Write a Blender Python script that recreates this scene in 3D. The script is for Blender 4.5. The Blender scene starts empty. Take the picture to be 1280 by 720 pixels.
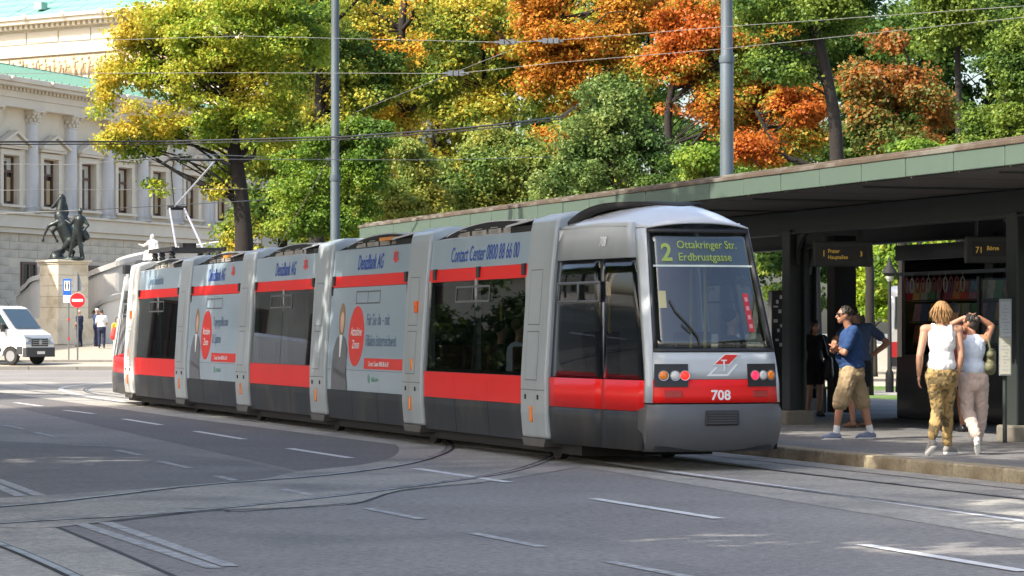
import bpy, math, random
import numpy as np
from mathutils import Vector, Matrix, Euler, noise

S = bpy.context.scene
C = S.collection
R = math.radians
PI = math.pi
rnd = random.Random(7)

# ---------------------------------------------------------------- camera, sky, sun, exposure
FPX, HOR, CAMH = 3700.0, 413.0, 1.64          # focal length in px of the 1280 wide picture, horizon row, eye height
cam = bpy.data.objects.new('camera', bpy.data.cameras.new('camera'))
C.objects.link(cam)
cam.location = (0, 0, CAMH)
cam.rotation_euler = (R(90), 0, 0)
cam.data.sensor_width = 36
cam.data.lens = 36 * FPX / 1280
cam.data.shift_y = (HOR - 360) / 1280
cam.data.clip_start = 0.5
cam.data.clip_end = 3000
S.camera = cam

SUN_EL = 42
SUN_DIR = Vector((-0.848 * math.cos(R(SUN_EL)), -0.53 * math.cos(R(SUN_EL)), math.sin(R(SUN_EL))))   # towards the sun
W = bpy.data.worlds.new('World')
S.world = W
W.use_nodes = True
wn = W.node_tree
sky = wn.nodes.new('ShaderNodeTexSky')
sky.sky_type = 'NISHITA'
sky.sun_disc = False
sky.sun_elevation = R(SUN_EL)
sky.sun_rotation = math.atan2(SUN_DIR.x, SUN_DIR.y)
sky.dust_density = 4.0
sky.ozone_density = 0.6
bgn = wn.nodes['Background']
bgn.inputs[1].default_value = 0.15
wn.links.new(sky.outputs[0], bgn.inputs[0])
sl = bpy.data.lights.new('sun', 'SUN')
sl.energy = 3.3
sl.angle = R(0.5)
sl.color = (1.0, 0.93, 0.82)
sun = bpy.data.objects.new('sun', sl)
C.objects.link(sun)
sun.rotation_euler = SUN_DIR.to_track_quat('Z', 'Y').to_euler()
S.view_settings.view_transform = 'Standard'
S.view_settings.look = 'None'
S.view_settings.gamma = 1.0
S.view_settings.exposure = 1.38
S.cycles.use_denoising = True
S.cycles.max_bounces = 8
S.cycles.transparent_max_bounces = 12
S.cycles.sample_clamp_indirect = 8

# ---------------------------------------------------------------- measuring the place from the photograph
def G(px, py, z=0.0):
    Z = FPX * (CAMH - z) / (py - HOR)
    return Vector(((px - 640) * Z / FPX, Z, z))
def D(px, py, Z):
    return Vector(((px - 640) * Z / FPX, Z, CAMH - (py - HOR) * Z / FPX))
TA = R(17.77)
U = Vector((-math.sin(TA), math.cos(TA), 0))      # along the stop, away from the camera
N = Vector((math.cos(TA), math.sin(TA), 0))       # across it, away from the road
K0 = Vector((3.40, 37.9, 0))                      # a point on the kerb
KZ = 0.15
def P(s, t, z=0.0):
    return K0 + U * s + N * t + Vector((0, 0, z))
ROTU = math.atan2(-U.y, -U.x)                     # local x towards the camera along the stop, local y = N

# ---------------------------------------------------------------- materials
MATS = {}
def mat(name, col, rough=0.6, metal=0.0, var=0.12, scale=6.0, bump=0.0, bscale=40.0, spec=0.5, coat=0.0, emit=None, estr=0.0,
        col2=None, c2scale=1.5, c2lo=0.5, c2hi=0.65, streak=0.0, grain=0.0):
    if name in MATS: return MATS[name]
    m = bpy.data.materials.new(name); m.use_nodes = True
    nt = m.node_tree; b = nt.nodes['Principled BSDF']
    b.inputs['Roughness'].default_value = rough
    b.inputs['Metallic'].default_value = metal
    b.inputs['Specular IOR Level'].default_value = spec
    b.inputs['Coat Weight'].default_value = coat
    b.inputs['Coat Roughness'].default_value = 0.08
    tc = nt.nodes.new('ShaderNodeTexCoord')
    n = nt.nodes.new('ShaderNodeTexNoise'); n.inputs['Scale'].default_value = scale; n.inputs['Detail'].default_value = 5
    nt.links.new(tc.outputs['Object'], n.inputs['Vector'])
    mx = nt.nodes.new('ShaderNodeMix'); mx.data_type = 'RGBA'
    mx.inputs[6].default_value = tuple(c * (1 - var) for c in col) + (1,)
    mx.inputs[7].default_value = tuple(min(1, c * (1 + var)) for c in col) + (1,)
    nt.links.new(n.outputs[0], mx.inputs[0])
    out = mx.outputs[2]
    if col2:
        n2 = nt.nodes.new('ShaderNodeTexNoise'); n2.inputs['Scale'].default_value = c2scale; n2.inputs['Detail'].default_value = 6
        if streak:
            mp = nt.nodes.new('ShaderNodeMapping'); mp.inputs['Scale'].default_value = (1, 1, streak)
            nt.links.new(tc.outputs['Object'], mp.inputs[0]); nt.links.new(mp.outputs[0], n2.inputs['Vector'])
        else:
            nt.links.new(tc.outputs['Object'], n2.inputs['Vector'])
        mr = nt.nodes.new('ShaderNodeMapRange'); mr.inputs[1].default_value = c2lo; mr.inputs[2].default_value = c2hi
        nt.links.new(n2.outputs[0], mr.inputs[0])
        m2 = nt.nodes.new('ShaderNodeMix'); m2.data_type = 'RGBA'
        m2.inputs[7].default_value = tuple(col2) + (1,)
        nt.links.new(out, m2.inputs[6]); nt.links.new(mr.outputs[0], m2.inputs[0])
        out = m2.outputs[2]
    if grain:      # aggregate: light and dark chips, and a few dark spots of oil and gum
        n3 = nt.nodes.new('ShaderNodeTexNoise'); n3.inputs['Scale'].default_value = 13; n3.inputs['Detail'].default_value = 8; n3.inputs['Roughness'].default_value = .75
        nt.links.new(tc.outputs['Object'], n3.inputs['Vector'])
        r3 = nt.nodes.new('ShaderNodeMapRange'); r3.inputs[1].default_value = .3; r3.inputs[2].default_value = .7; r3.inputs[3].default_value = 1 - 1.5 * grain; r3.inputs[4].default_value = 1 + 1.5 * grain
        nt.links.new(n3.outputs[0], r3.inputs[0])
        vo = nt.nodes.new('ShaderNodeTexVoronoi'); vo.inputs['Scale'].default_value = 1.7; vo.inputs['Randomness'].default_value = 1
        nt.links.new(tc.outputs['Object'], vo.inputs['Vector'])
        r4 = nt.nodes.new('ShaderNodeMapRange'); r4.inputs[1].default_value = .03; r4.inputs[2].default_value = .10; r4.inputs[3].default_value = .72; r4.inputs[4].default_value = 1
        nt.links.new(vo.outputs['Distance'], r4.inputs[0])
        mm = nt.nodes.new('ShaderNodeMath'); mm.operation = 'MULTIPLY'; nt.links.new(r3.outputs[0], mm.inputs[0]); nt.links.new(r4.outputs[0], mm.inputs[1])
        vm = nt.nodes.new('ShaderNodeVectorMath'); vm.operation = 'SCALE'
        nt.links.new(out, vm.inputs[0]); nt.links.new(mm.outputs[0], vm.inputs['Scale']); out = vm.outputs[0]
    nt.links.new(out, b.inputs['Base Color'])
    if bump:
        nb = nt.nodes.new('ShaderNodeTexNoise'); nb.inputs['Scale'].default_value = bscale; nb.inputs['Detail'].default_value = 4
        nt.links.new(tc.outputs['Object'], nb.inputs['Vector'])
        bp = nt.nodes.new('ShaderNodeBump'); bp.inputs['Strength'].default_value = bump; bp.inputs['Distance'].default_value = 0.02
        nt.links.new(nb.outputs[0], bp.inputs['Height']); nt.links.new(bp.outputs[0], b.inputs['Normal'])
    if emit:
        b.inputs['Emission Color'].default_value = tuple(emit) + (1,)
        b.inputs['Emission Strength'].default_value = estr
    MATS[name] = m
    return m

def glass(name, tint, boost=1.0, ior=1.5):
    if name in MATS: return MATS[name]
    m = bpy.data.materials.new(name); m.use_nodes = True
    nt = m.node_tree; nt.nodes.remove(nt.nodes['Principled BSDF'])
    o = nt.nodes['Material Output']
    t = nt.nodes.new('ShaderNodeBsdfTransparent'); t.inputs[0].default_value = tuple(tint) + (1,)
    g = nt.nodes.new('ShaderNodeBsdfGlossy'); g.inputs['Roughness'].default_value = 0.015
    fr = nt.nodes.new('ShaderNodeFresnel'); fr.inputs[0].default_value = ior
    mu = nt.nodes.new('ShaderNodeMath'); mu.operation = 'MULTIPLY'; mu.use_clamp = True; mu.inputs[1].default_value = boost
    nt.links.new(fr.outputs[0], mu.inputs[0])
    ge = nt.nodes.new('ShaderNodeNewGeometry')      # the inner face of the pane adds no second mirror image
    fm = nt.nodes.new('ShaderNodeMath'); fm.operation = 'SUBTRACT'; fm.inputs[0].default_value = 1; nt.links.new(ge.outputs['Backfacing'], fm.inputs[1])
    fx = nt.nodes.new('ShaderNodeMath'); fx.operation = 'MULTIPLY'; nt.links.new(mu.outputs[0], fx.inputs[0]); nt.links.new(fm.outputs[0], fx.inputs[1])
    x = nt.nodes.new('ShaderNodeMixShader')
    nt.links.new(fx.outputs[0], x.inputs[0]); nt.links.new(t.outputs[0], x.inputs[1]); nt.links.new(g.outputs[0], x.inputs[2])
    nt.links.new(x.outputs[0], o.inputs[0])
    MATS[name] = m
    return m

def leafmat(name, cols, scale=0.55):
    """leaf colours in clumps: three colours picked by noise and by each leaf, some light passing through"""
    if name in MATS: return MATS[name]
    m = bpy.data.materials.new(name); m.use_nodes = True
    nt = m.node_tree; nt.nodes.remove(nt.nodes['Principled BSDF'])
    o = nt.nodes['Material Output']
    tc = nt.nodes.new('ShaderNodeTexCoord')
    n = nt.nodes.new('ShaderNodeTexNoise'); n.inputs['Scale'].default_value = scale; n.inputs['Detail'].default_value = 3
    nt.links.new(tc.outputs['Object'], n.inputs['Vector'])
    ge = nt.nodes.new('ShaderNodeNewGeometry')
    ad = nt.nodes.new('ShaderNodeMath'); ad.operation = 'MULTIPLY_ADD'; ad.inputs[1].default_value = 0.18
    nt.links.new(ge.outputs['Random Per Island'], ad.inputs[0])
    sb = nt.nodes.new('ShaderNodeMath'); sb.operation = 'SUBTRACT'; sb.inputs[1].default_value = 0.09
    nt.links.new(n.outputs[0], sb.inputs[0]); nt.links.new(sb.outputs[0], ad.inputs[2])
    rp = nt.nodes.new('ShaderNodeValToRGB')
    rp.color_ramp.elements[0].position = 0.34; rp.color_ramp.elements[0].color = tuple(cols[0]) + (1,)
    rp.color_ramp.elements[1].position = 0.66; rp.color_ramp.elements[1].color = tuple(cols[-1]) + (1,)
    for i, c in enumerate(cols[1:-1]):
        e = rp.color_ramp.elements.new(0.34 + 0.32 * (i + 1) / (len(cols) - 1)); e.color = tuple(c) + (1,)
    nt.links.new(ad.outputs[0], rp.inputs[0])
    d = nt.nodes.new('ShaderNodeBsdfDiffuse'); nt.links.new(rp.outputs[0], d.inputs[0])
    t = nt.nodes.new('ShaderNodeBsdfTranslucent'); nt.links.new(rp.outputs[0], t.inputs[0])
    x = nt.nodes.new('ShaderNodeMixShader'); x.inputs[0].default_value = 0.42
    nt.links.new(d.outputs[0], x.inputs[1]); nt.links.new(t.outputs[0], x.inputs[2])
    g = nt.nodes.new('ShaderNodeBsdfGlossy'); g.inputs['Roughness'].default_value = 0.45; g.inputs[0].default_value = (1, 1, 1, 1)
    y = nt.nodes.new('ShaderNodeMixShader'); y.inputs[0].default_value = 0.012
    nt.links.new(x.outputs[0], y.inputs[1]); nt.links.new(g.outputs[0], y.inputs[2])
    nt.links.new(y.outputs[0], o.inputs[0])
    MATS[name] = m
    return m

# ---------------------------------------------------------------- mesh builder
class MB:
    def __init__(s): s.v = []; s.f = []; s.mi = []; s.m = 0
    def add(s, vs, fs):
        o = len(s.v); s.v += [tuple(p) for p in vs]
        for q in fs: s.f.append(tuple(i + o for i in q)); s.mi.append(s.m)
        return s
    def box(s, c, d, rot=0.0, tilt=None):
        hx, hy, hz = d[0] / 2, d[1] / 2, d[2] / 2
        vs = [Vector((x * hx, y * hy, z * hz)) for x in (-1, 1) for y in (-1, 1) for z in (-1, 1)]
        if tilt is not None: vs = [tilt @ p for p in vs]
        if rot: M = Matrix.Rotation(rot, 3, 'Z'); vs = [M @ p for p in vs]
        c = Vector(c)
        return s.add([p + c for p in vs], [(0, 1, 3, 2), (4, 6, 7, 5), (0, 4, 5, 1), (2, 3, 7, 6), (0, 2, 6, 4), (1, 5, 7, 3)])
    def prism(s, pts, ext):
        """pts: planar loop of 3-D points, swept by vector ext"""
        n = len(pts); e = Vector(ext)
        vs = [Vector(p) for p in pts] + [Vector(p) + e for p in pts]
        fs = [tuple(range(n))[::-1], tuple(range(n, 2 * n))]
        fs += [(i, (i + 1) % n, n + (i + 1) % n, n + i) for i in range(n)]
        return s.add(vs, fs)
    def tube(s, pts, r, seg=8, cap=True):
        pts = [Vector(p) for p in pts]; n = len(pts)
        rr = r if isinstance(r, (list, tuple)) else [r] * n
        vs = []; ref = None
        for i, p in enumerate(pts):
            t = (pts[min(i + 1, n - 1)] - pts[max(i - 1, 0)]).normalized()
            if ref is None:
                ref = Vector((0, 0, 1)) if abs(t.z) < 0.9 else Vector((1, 0, 0))
            a = (ref - t * ref.dot(t)).normalized(); b = t.cross(a); ref = a
            for k in range(seg):
                w = 2 * PI * k / seg
                vs.append(p + (a * math.cos(w) + b * math.sin(w)) * rr[i])
        fs = [(i * seg + k, i * seg + (k + 1) % seg, (i + 1) * seg + (k + 1) % seg, (i + 1) * seg + k) for i in range(n - 1) for k in range(seg)]
        if cap: fs += [tuple(range(seg))[::-1], tuple(range((n - 1) * seg, n * seg))]
        return s.add(vs, fs)
    def lathe(s, prof, c=(0, 0, 0), seg=16, ax=None):
        """prof: (radius, height) pairs about z, or about the axis matrix ax"""
        vs = []
        for r, h in prof:
            for k in range(seg):
                p = Vector((r * math.cos(2 * PI * k / seg), r * math.sin(2 * PI * k / seg), h))
                if ax is not None: p = ax @ p
                vs.append(p + Vector(c))
        n = len(prof)
        fs = [(i * seg + k, i * seg + (k + 1) % seg, (i + 1) * seg + (k + 1) % seg, (i + 1) * seg + k) for i in range(n - 1) for k in range(seg)]
        fs += [tuple(range(seg))[::-1], tuple(range((n - 1) * seg, n * seg))]
        return s.add(vs, fs)
    def ball(s, c, r, seg=10, rings=6, rot=None):
        r = (r, r, r) if not isinstance(r, (tuple, list)) else r
        vs = []
        for i in range(rings + 1):
            th = PI * i / rings
            th = min(max(th, 0.02), PI - 0.02)
            for k in range(seg):
                ph = 2 * PI * k / seg
                p = Vector((r[0] * math.sin(th) * math.cos(ph), r[1] * math.sin(th) * math.sin(ph), -r[2] * math.cos(th)))
                if rot is not None: p = rot @ p
                vs.append(p + Vector(c))
        fs = [(i * seg + k, i * seg + (k + 1) % seg, (i + 1) * seg + (k + 1) % seg, (i + 1) * seg + k) for i in range(rings) for k in range(seg)]
        fs += [tuple(range(seg))[::-1], tuple(range(rings * seg, rings * seg + seg))]
        return s.add(vs, fs)
    def grid(s, rows):
        n = len(rows[0])
        return s.add([p for r in rows for p in r], [(i * n + k, i * n + k + 1, (i + 1) * n + k + 1, (i + 1) * n + k) for i in range(len(rows) - 1) for k in range(n - 1)])
    def quad(s, a, b, c, d): return s.add([a, b, c, d], [(0, 1, 2, 3)])
    def mesh(s, name, ms):
        me = bpy.data.meshes.new(name)
        me.from_pydata(s.v, [], s.f)
        for m in (ms if isinstance(ms, (list, tuple)) else [ms]): me.materials.append(m)
        if any(s.mi): me.polygons.foreach_set('material_index', s.mi)
        return me
    def build(s, name, ms, parent=None, smooth=False, bev=0.0, loc=None, rz=None, fixn=True):
        me = s.mesh(name, ms)
        if fixn:
            import bmesh
            b = bmesh.new(); b.from_mesh(me); bmesh.ops.recalc_face_normals(b, faces=b.faces); b.to_mesh(me); b.free()
        return link(name, me, parent, smooth, bev, loc, rz)

def link(name, me, parent=None, smooth=False, bev=0.0, loc=None, rz=None):
    o = bpy.data.objects.new(name, me); C.objects.link(o)
    if parent: o.parent = parent
    if loc is not None: o.location = loc
    if rz is not None: o.rotation_euler = (0, 0, rz)
    if smooth and me:
        me.polygons.foreach_set('use_smooth', [True] * len(me.polygons))
        if smooth != True: me.set_sharp_from_angle(angle=R(smooth))
    if bev:
        b = o.modifiers.new('bevel', 'BEVEL'); b.width = bev; b.segments = 2; b.limit_method = 'ANGLE'
    return o

def tag(o, label, cat, group=None):
    o['label'] = label; o['category'] = cat
    if group: o['group'] = group
    return o
def thing(name, label, cat, loc=(0, 0, 0), rz=0.0, group=None):
    o = bpy.data.objects.new(name, None); C.objects.link(o)
    o.location = loc; o.rotation_euler = (0, 0, rz); o.empty_display_size = 0.2
    return tag(o, label, cat, group)
def struct(o):
    o['kind'] = 'structure'; return o
def stuff(o):
    o['kind'] = 'stuff'; return o

TRASH = []
WORK = bpy.data.scenes.new('workbench')      # small scene where modifiers and letters are turned into plain meshes
def evaluated_mesh(o):
    WORK.collection.objects.link(o)
    vl = WORK.view_layers[0]; vl.update(); dg = vl.depsgraph
    me = bpy.data.meshes.new_from_object(o.evaluated_get(dg))
    WORK.collection.objects.unlink(o)
    return me
def text(body, size, m, parent, loc, rot, name='lettering', align='LEFT', shear=0.0, bold=0.0, sx=1.0, ext=0.002):
    cu = bpy.data.curves.new(name, 'FONT')
    cu.body = body; cu.size = size; cu.align_x = align; cu.shear = shear; cu.offset = bold; cu.extrude = ext
    cu.resolution_u = 3
    cu.materials.append(m)
    tmp = bpy.data.objects.new(name, cu)
    me = evaluated_mesh(tmp); me.name = name
    TRASH.extend((tmp, cu))
    if not me.materials: me.materials.append(m)
    o = bpy.data.objects.new(name, me); C.objects.link(o)
    o.parent = parent; o.location = loc; o.rotation_euler = rot; o.scale = (sx, 1, 1)
    return o

def copy_tree(o, parent=None):
    c = o.copy(); C.objects.link(c)
    if parent: c.parent = parent
    for ch in o.children: copy_tree(ch, c)
    return c

# blobs: capsules and ellipsoids melted into one continuous skin
def blob(name, parts, m, parent=None, voxel=0.012, it=4, loc=None, rz=None, wr=0.0):
    b = MB()
    for p in parts:
        if p[0] == 'e':
            _, c, r = p[:3]; b.ball(c, r, 16, 12, p[3] if len(p) > 3 else None)
        else:
            a, e, ra, rb = p
            a = Vector(a); e = Vector(e); L = (e - a).length
            if L < 1e-5: b.ball(a, ra, 12, 8); continue
            q = (e - a).to_track_quat('Z', 'Y').to_matrix()
            prof = [(ra * math.sin(w), -ra * math.cos(w)) for w in (0.05, 0.5, 1.0)] + [(ra, 0), (rb, L)] + \
                   [(rb * math.cos(w), L + rb * math.sin(w)) for w in (0.55, 1.05, 1.52)]
            b.lathe(prof, a, 12, q)
    me = b.mesh(name, m)
    o = bpy.data.objects.new(name, me)
    md = o.modifiers.new('r', 'REMESH'); md.mode = 'VOXEL'; md.voxel_size = voxel
    sm = o.modifiers.new('s', 'SMOOTH'); sm.factor = 0.5; sm.iterations = it
    me2 = evaluated_mesh(o); me2.name = name
    TRASH.extend((o, me))
    o = bpy.data.objects.new(name, me2); C.objects.link(o)
    if not me2.materials: me2.materials.append(m)
    if wr:      # cloth folds
        sd = rnd.random() * 50
        nv = len(me2.vertices); co = np.empty(nv * 3, np.float32); no = np.empty(nv * 3, np.float32)
        me2.vertices.foreach_get('co', co); me2.vertex_normals.foreach_get('vector', no)
        co = co.reshape(-1, 3); no = no.reshape(-1, 3)
        dd = np.array([noise.noise((x * 9 + sd, y * 9, z * 13 + x * 8)) + .6 * noise.noise((x * 22, y * 22 + sd, z * 26 - x * 14)) for x, y, z in co.tolist()], np.float32)
        me2.vertices.foreach_set('co', (co + no * (wr * dd)[:, None]).ravel())
    me2.polygons.foreach_set('use_smooth', [True] * len(me2.polygons))
    if parent: o.parent = parent
    if loc is not None: o.location = loc
    if rz is not None: o.rotation_euler = (0, 0, rz)
    return o

# ---------------------------------------------------------------- colours used in several places
M_steel = mat('brushed_steel', (0.35, 0.36, 0.37), 0.35, 0.9)
M_black = mat('black_plastic', (0.018, 0.018, 0.02), 0.45)
M_rubber = mat('rubber', (0.02, 0.02, 0.021), 0.8)
M_darkiron = mat('dark_green_iron', (0.034, 0.042, 0.039), 0.5, bump=0.15, bscale=25)
M_pole = mat('blue_grey_pole', (0.075, 0.10, 0.12), 0.45, var=0.15, scale=3, col2=(0.055, 0.07, 0.075), c2scale=2.0, streak=0.2)
M_white = mat('white_paint', (0.78, 0.78, 0.76), 0.35, coat=0.3)
M_wire = mat('wire', (0.03, 0.03, 0.032), 0.5, 0.4)
M_insul = mat('grey_insulator', (0.13, 0.145, 0.16), 0.5)
# ================================================================ GROUND, ROAD, TRACKS
M_asph = mat('asphalt', (0.190, 0.181, 0.170), 0.85, grain=.30, var=0.22, scale=1.1, bump=0.5, bscale=60, col2=(0.25, 0.24, 0.225), c2scale=0.22, c2lo=0.45, c2hi=0.7)
M_asph2 = mat('dark_asphalt', (0.128, 0.123, 0.119), 0.85, grain=.30, var=0.2, scale=1.4, bump=0.5, bscale=60, col2=(0.14, 0.135, 0.13), c2scale=0.3, c2lo=0.45, c2hi=0.7)
M_asph3 = mat('worn_asphalt', (0.205, 0.196, 0.185), 0.85, grain=.30, var=0.22, scale=1.0, bump=0.5, bscale=60, col2=(0.15, 0.147, 0.142), c2scale=0.4, c2lo=0.5, c2hi=0.7)
M_conc = mat('track_concrete', (0.30, 0.285, 0.25), 0.85, grain=.30, var=0.22, scale=1.3, bump=0.5, bscale=50, col2=(0.17, 0.165, 0.155), c2scale=0.6, c2lo=0.48, c2hi=0.68)
M_conc2 = mat('pale_concrete', (0.32, 0.305, 0.27), 0.85, grain=.30, var=0.2, scale=1.3, bump=0.5, bscale=50, col2=(0.2, 0.195, 0.18), c2scale=0.7, c2lo=0.5, c2hi=0.7)
M_line = mat('road_paint', (0.62, 0.62, 0.60), 0.7, var=0.15, scale=9, col2=(0.34, 0.34, 0.34), c2scale=7, c2lo=0.5, c2hi=0.72)
M_worn = mat('worn_road_paint', (0.36, 0.36, 0.35), 0.75, var=0.2, scale=9, col2=(0.19, 0.19, 0.2), c2scale=8, c2lo=0.42, c2hi=0.66)
M_rail = mat('rail_steel', (0.34, 0.335, 0.33), 0.42, 0.5, col2=(0.08, 0.06, 0.05), c2scale=3)
M_groove = mat('rail_groove', (0.015, 0.014, 0.013), 0.9)
M_joint = mat('tar_joint', (0.03, 0.03, 0.031), 0.75)
M_pave = mat('pavement_asphalt', (0.175, 0.172, 0.168), 0.85, grain=.30, var=0.18, scale=1.2, bump=0.4, bscale=50, col2=(0.12, 0.12, 0.122), c2scale=0.8, c2lo=0.5, c2hi=0.7)
M_kerb = mat('kerb_granite', (0.30, 0.255, 0.17), 0.8, grain=.30, var=0.28, scale=4, bump=0.5, bscale=30, col2=(0.17, 0.13, 0.08), c2scale=1.6, c2lo=0.48, c2hi=0.66)
M_court = mat('forecourt_paving', (0.36, 0.32, 0.25), 0.85, var=0.1, scale=0.6)

def sheet(name, pts, z, m):
    b = MB()
    n = len(pts)
    b.add([(p[0], p[1], z) for p in pts], [tuple(range(n))])
    o = b.build(name, m, fixn=False)
    import bmesh
    bm = bmesh.new(); bm.from_mesh(o.data)
    bmesh.ops.triangulate(bm, faces=bm.faces)
    for f in bm.faces:
        if f.normal.z < 0: f.normal_flip()
    bm.to_mesh(o.data); bm.free()
    return struct(o)
def PX(pts): return [G(*p) for p in pts]
def smooth_line(pts, sub=6):
    out = []
    n = len(pts)
    for i in range(n - 1):
        p0, p1, p2, p3 = pts[max(i - 1, 0)], pts[i], pts[i + 1], pts[min(i + 2, n - 1)]
        for k in range(sub):
            t = k / sub
            out.append(0.5 * ((2 * p1) + (p2 - p0) * t + (2 * p0 - 5 * p1 + 4 * p2 - p3) * t * t + (3 * p1 - p0 - 3 * p2 + p3) * t ** 3))
    out.append(pts[-1])
    return out
def strip(b, pts, w, z, off=0.0, h=0.0):
    n = len(pts); rows = []
    for i, p in enumerate(pts):
        t = pts[min(i + 1, n - 1)] - pts[max(i - 1, 0)]; t.z = 0; t.normalize()
        s = Vector((t.y, -t.x, 0))
        a = p + s * (off - w / 2); c = p + s * (off + w / 2)
        rows.append([(a.x, a.y, z), (c.x, c.y, z)])
    b.grid(rows)
    return b

def gsheet(name, x0, x1, y0, y1, z, m):
    return sheet(name, [(x0, y0), (x1, y0), (x1, y1), (x0, y1)], z, m)
gsheet('ground', -900, 900, -300, 1400, -0.02, mat('distant_ground', (0.14, 0.14, 0.13), 0.9))
gsheet('road', -90, 60, -40, 123, 0.0, M_asph)

# darker newer asphalt between the two track curves
def lineP(s, t): return P(s, t)
dk = PX([(-250, 470), (0, 505), (187, 547), (375, 589)]) + smooth_line(PX([(375, 589), (450, 581), (489, 572), (499, 560), (485, 551), (465, 544)]), 4) + PX([(351, 531), (234, 514), (117, 497.5), (76, 488), (-200, 484)])
sheet('asphalt_patch', dk, 0.002, M_asph2)
sheet('asphalt_patch', PX([(-300, 560), (-100, 537), (0, 551), (150, 560), (300, 576), (430, 604), (375, 612), (150, 622), (-300, 626)]), 0.0025, mat('grey_asphalt', (0.145, 0.141, 0.137), 0.85, grain=.30, var=0.2, scale=1.2, bump=0.5, bscale=60, col2=(0.18, 0.175, 0.17), c2scale=.35))
sheet('asphalt_patch', PX([(72, 660), (234, 641), (434, 631), (700, 655), (900, 720), (1000, 900), (400, 900), (219, 722)]), 0.0022, M_asph3)
# concrete bed of the branch track that crosses the road
up = smooth_line(PX([(-400, 640), (-150, 634), (0, 623), (200, 610), (320, 600), (375, 589.5), (450, 581.5), (489, 572.5), (499, 560.5), (485, 551.5), (462, 544.5)]), 4)
lo = smooth_line(PX([(760, 577), (690, 590), (603, 603), (500, 613), (434, 631), (234, 641), (74, 659), (0, 660.5), (-150, 668), (-400, 690)]), 4)
sheet('track_bed', up + lo, 0.0045, M_conc)
# main track bed along the kerb
sheet('track_bed', [P(-40, -0.02), P(60, -0.02), P(60, -3.9), P(20, -3.75), P(4, -3.4), P(-2, -3.2), P(-14, -3.9), P(-40, -5.5)], 0.0035, M_conc2)
sheet('track_bed', smooth_line(PX([(170, 500), (100, 492.5), (85, 487), (110, 481), (180, 474)]), 4), 0.005, M_conc)
# old concrete apron in the near left corner, with its own rail
sheet('track_bed', PX([(-500, 664), (0, 661), (72, 660), (150, 692), (219, 722), (330, 790), (330, 1000), (-500, 1000)]), 0.0052, M_conc2)

def rail(pts, flip=1, name='rail'):
    r = strip(MB(), pts, 0.066, 0.0105).build(name, M_rail)
    struct(r)
    g = strip(MB(), pts, 0.042, 0.0082, off=0.054 * flip).build('rail_groove', M_groove, r)
    g2 = strip(MB(), pts, 0.018, 0.0080, off=-0.042 * flip).build('rail_joint', M_joint, r)
    return r
rail(smooth_line(PX([(-300, 652), (0, 634), (128, 621), (250, 607), (400, 595), (500, 582), (545, 570), (562, 560), (552, 550), (525, 545), (480, 538)]), 6))
rail(smooth_line(PX([(-300, 680), (0, 655), (200, 643), (400, 623), (550, 604), (640, 590), (690, 573), (694, 566), (680, 559), (630, 552)]), 6), -1)
rail(smooth_line(PX([(170, 477), (130, 481.5), (110, 486), (109, 489.5), (124, 493.5), (170, 499)]), 6))
rail(smooth_line(PX([(-40, 668), (0, 681), (45, 699), (110, 730), (200, 790)]), 4))
for t in (-2.03 - 0.72, -2.03 + 0.72):
    rail([P(s, t) for s in range(-40, 60, 4)], 1 if t < -2 else -1)
# tar joint between the bed and the road
for pts in ([(0, 660.5), (74, 659.5), (234, 642), (300, 637), (434, 631.5), (500, 614), (603, 604)],):
    struct(strip(MB(), smooth_line(PX(pts), 4), 0.035, 0.0068).build('tar_joint', M_joint))
struct(strip(MB(), smooth_line(PX([(230, 636), (280, 638), (300, 640), (434, 630)]), 4), 0.05, 0.0071).build('tar_joint', M_joint))
struct(strip(MB(), PX([(72, 660), (150, 692), (219, 722)]), 0.05, 0.0068).build('tar_joint', M_joint))
struct(strip(MB(), PX([(-60, 491), (85, 493.5)]), 0.5, 0.0060).build('tar_joint', M_joint))
struct(strip(MB(), [P(s, -0.55) for s in (-30, -10, 5, 30)], 0.04, 0.0068).build('tar_joint', M_joint))

def marking(pts, w, m=M_line, z=0.0076):
    return struct(strip(MB(), pts, w, z).build('road_marking', m))
marking(smooth_line(PX([(150, 477.6), (109, 480.6), (82, 483.7), (76, 487), (88, 491), (117, 496.6), (168, 504.5), (234, 513.5), (351, 530.8), (465, 544.2), (560, 556), (700, 570.5)]), 5), 0.13)
marking(PX([(700, 570.5), (990, 611), (1280, 652), (1700, 711)]), 0.16)
for a, b2, m in [((244, 539.5), (305, 549.5), 1), ((154, 524), (201, 531.5), 1), ((80, 513), (117, 517.5), 1), ((19, 503.5), (52, 508), 1), ((361, 561), (438, 573), 1),
                 ((742, 624), (899, 649), 1), ((1078, 681.5), (1280, 715), 1), ((1330, 723), (1480, 748), 1),
                 ((6, 532), (31, 537), 0), ((45, 541), (72, 547), 0), ((145, 563), (176, 569.5), 0), ((199, 577), (238, 586), 0),
                 ((519, 586), (636, 603.5), 1), ((590, 667), (678, 684.5), 0), ((761, 703), (860, 722), 0), ((458, 636), (528, 650), 0),
                 ((353, 612), (395, 620.5), 0), ((271, 595.5), (295, 601.5), 0), ((90, 557), (166, 559), 0),
                 ((50, 473.5), (86, 471.5), 0), ((0, 476.5), (13, 477.5), 0), ((0, 463.5), (60, 463), 0)]:
    marking(PX([a, b2]), 0.13 if m else 0.11, M_line if m else M_worn)
marking(PX([(100, 655.5), (268, 711)]), 0.12, M_worn)
marking(PX([(131, 653.5), (289, 709)]), 0.12, M_worn)
marking(PX([(-60, 585), (27, 621)]), 0.13, M_worn)
marking(PX([(-60, 580), (50, 620)]), 0.13, M_worn)

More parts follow.
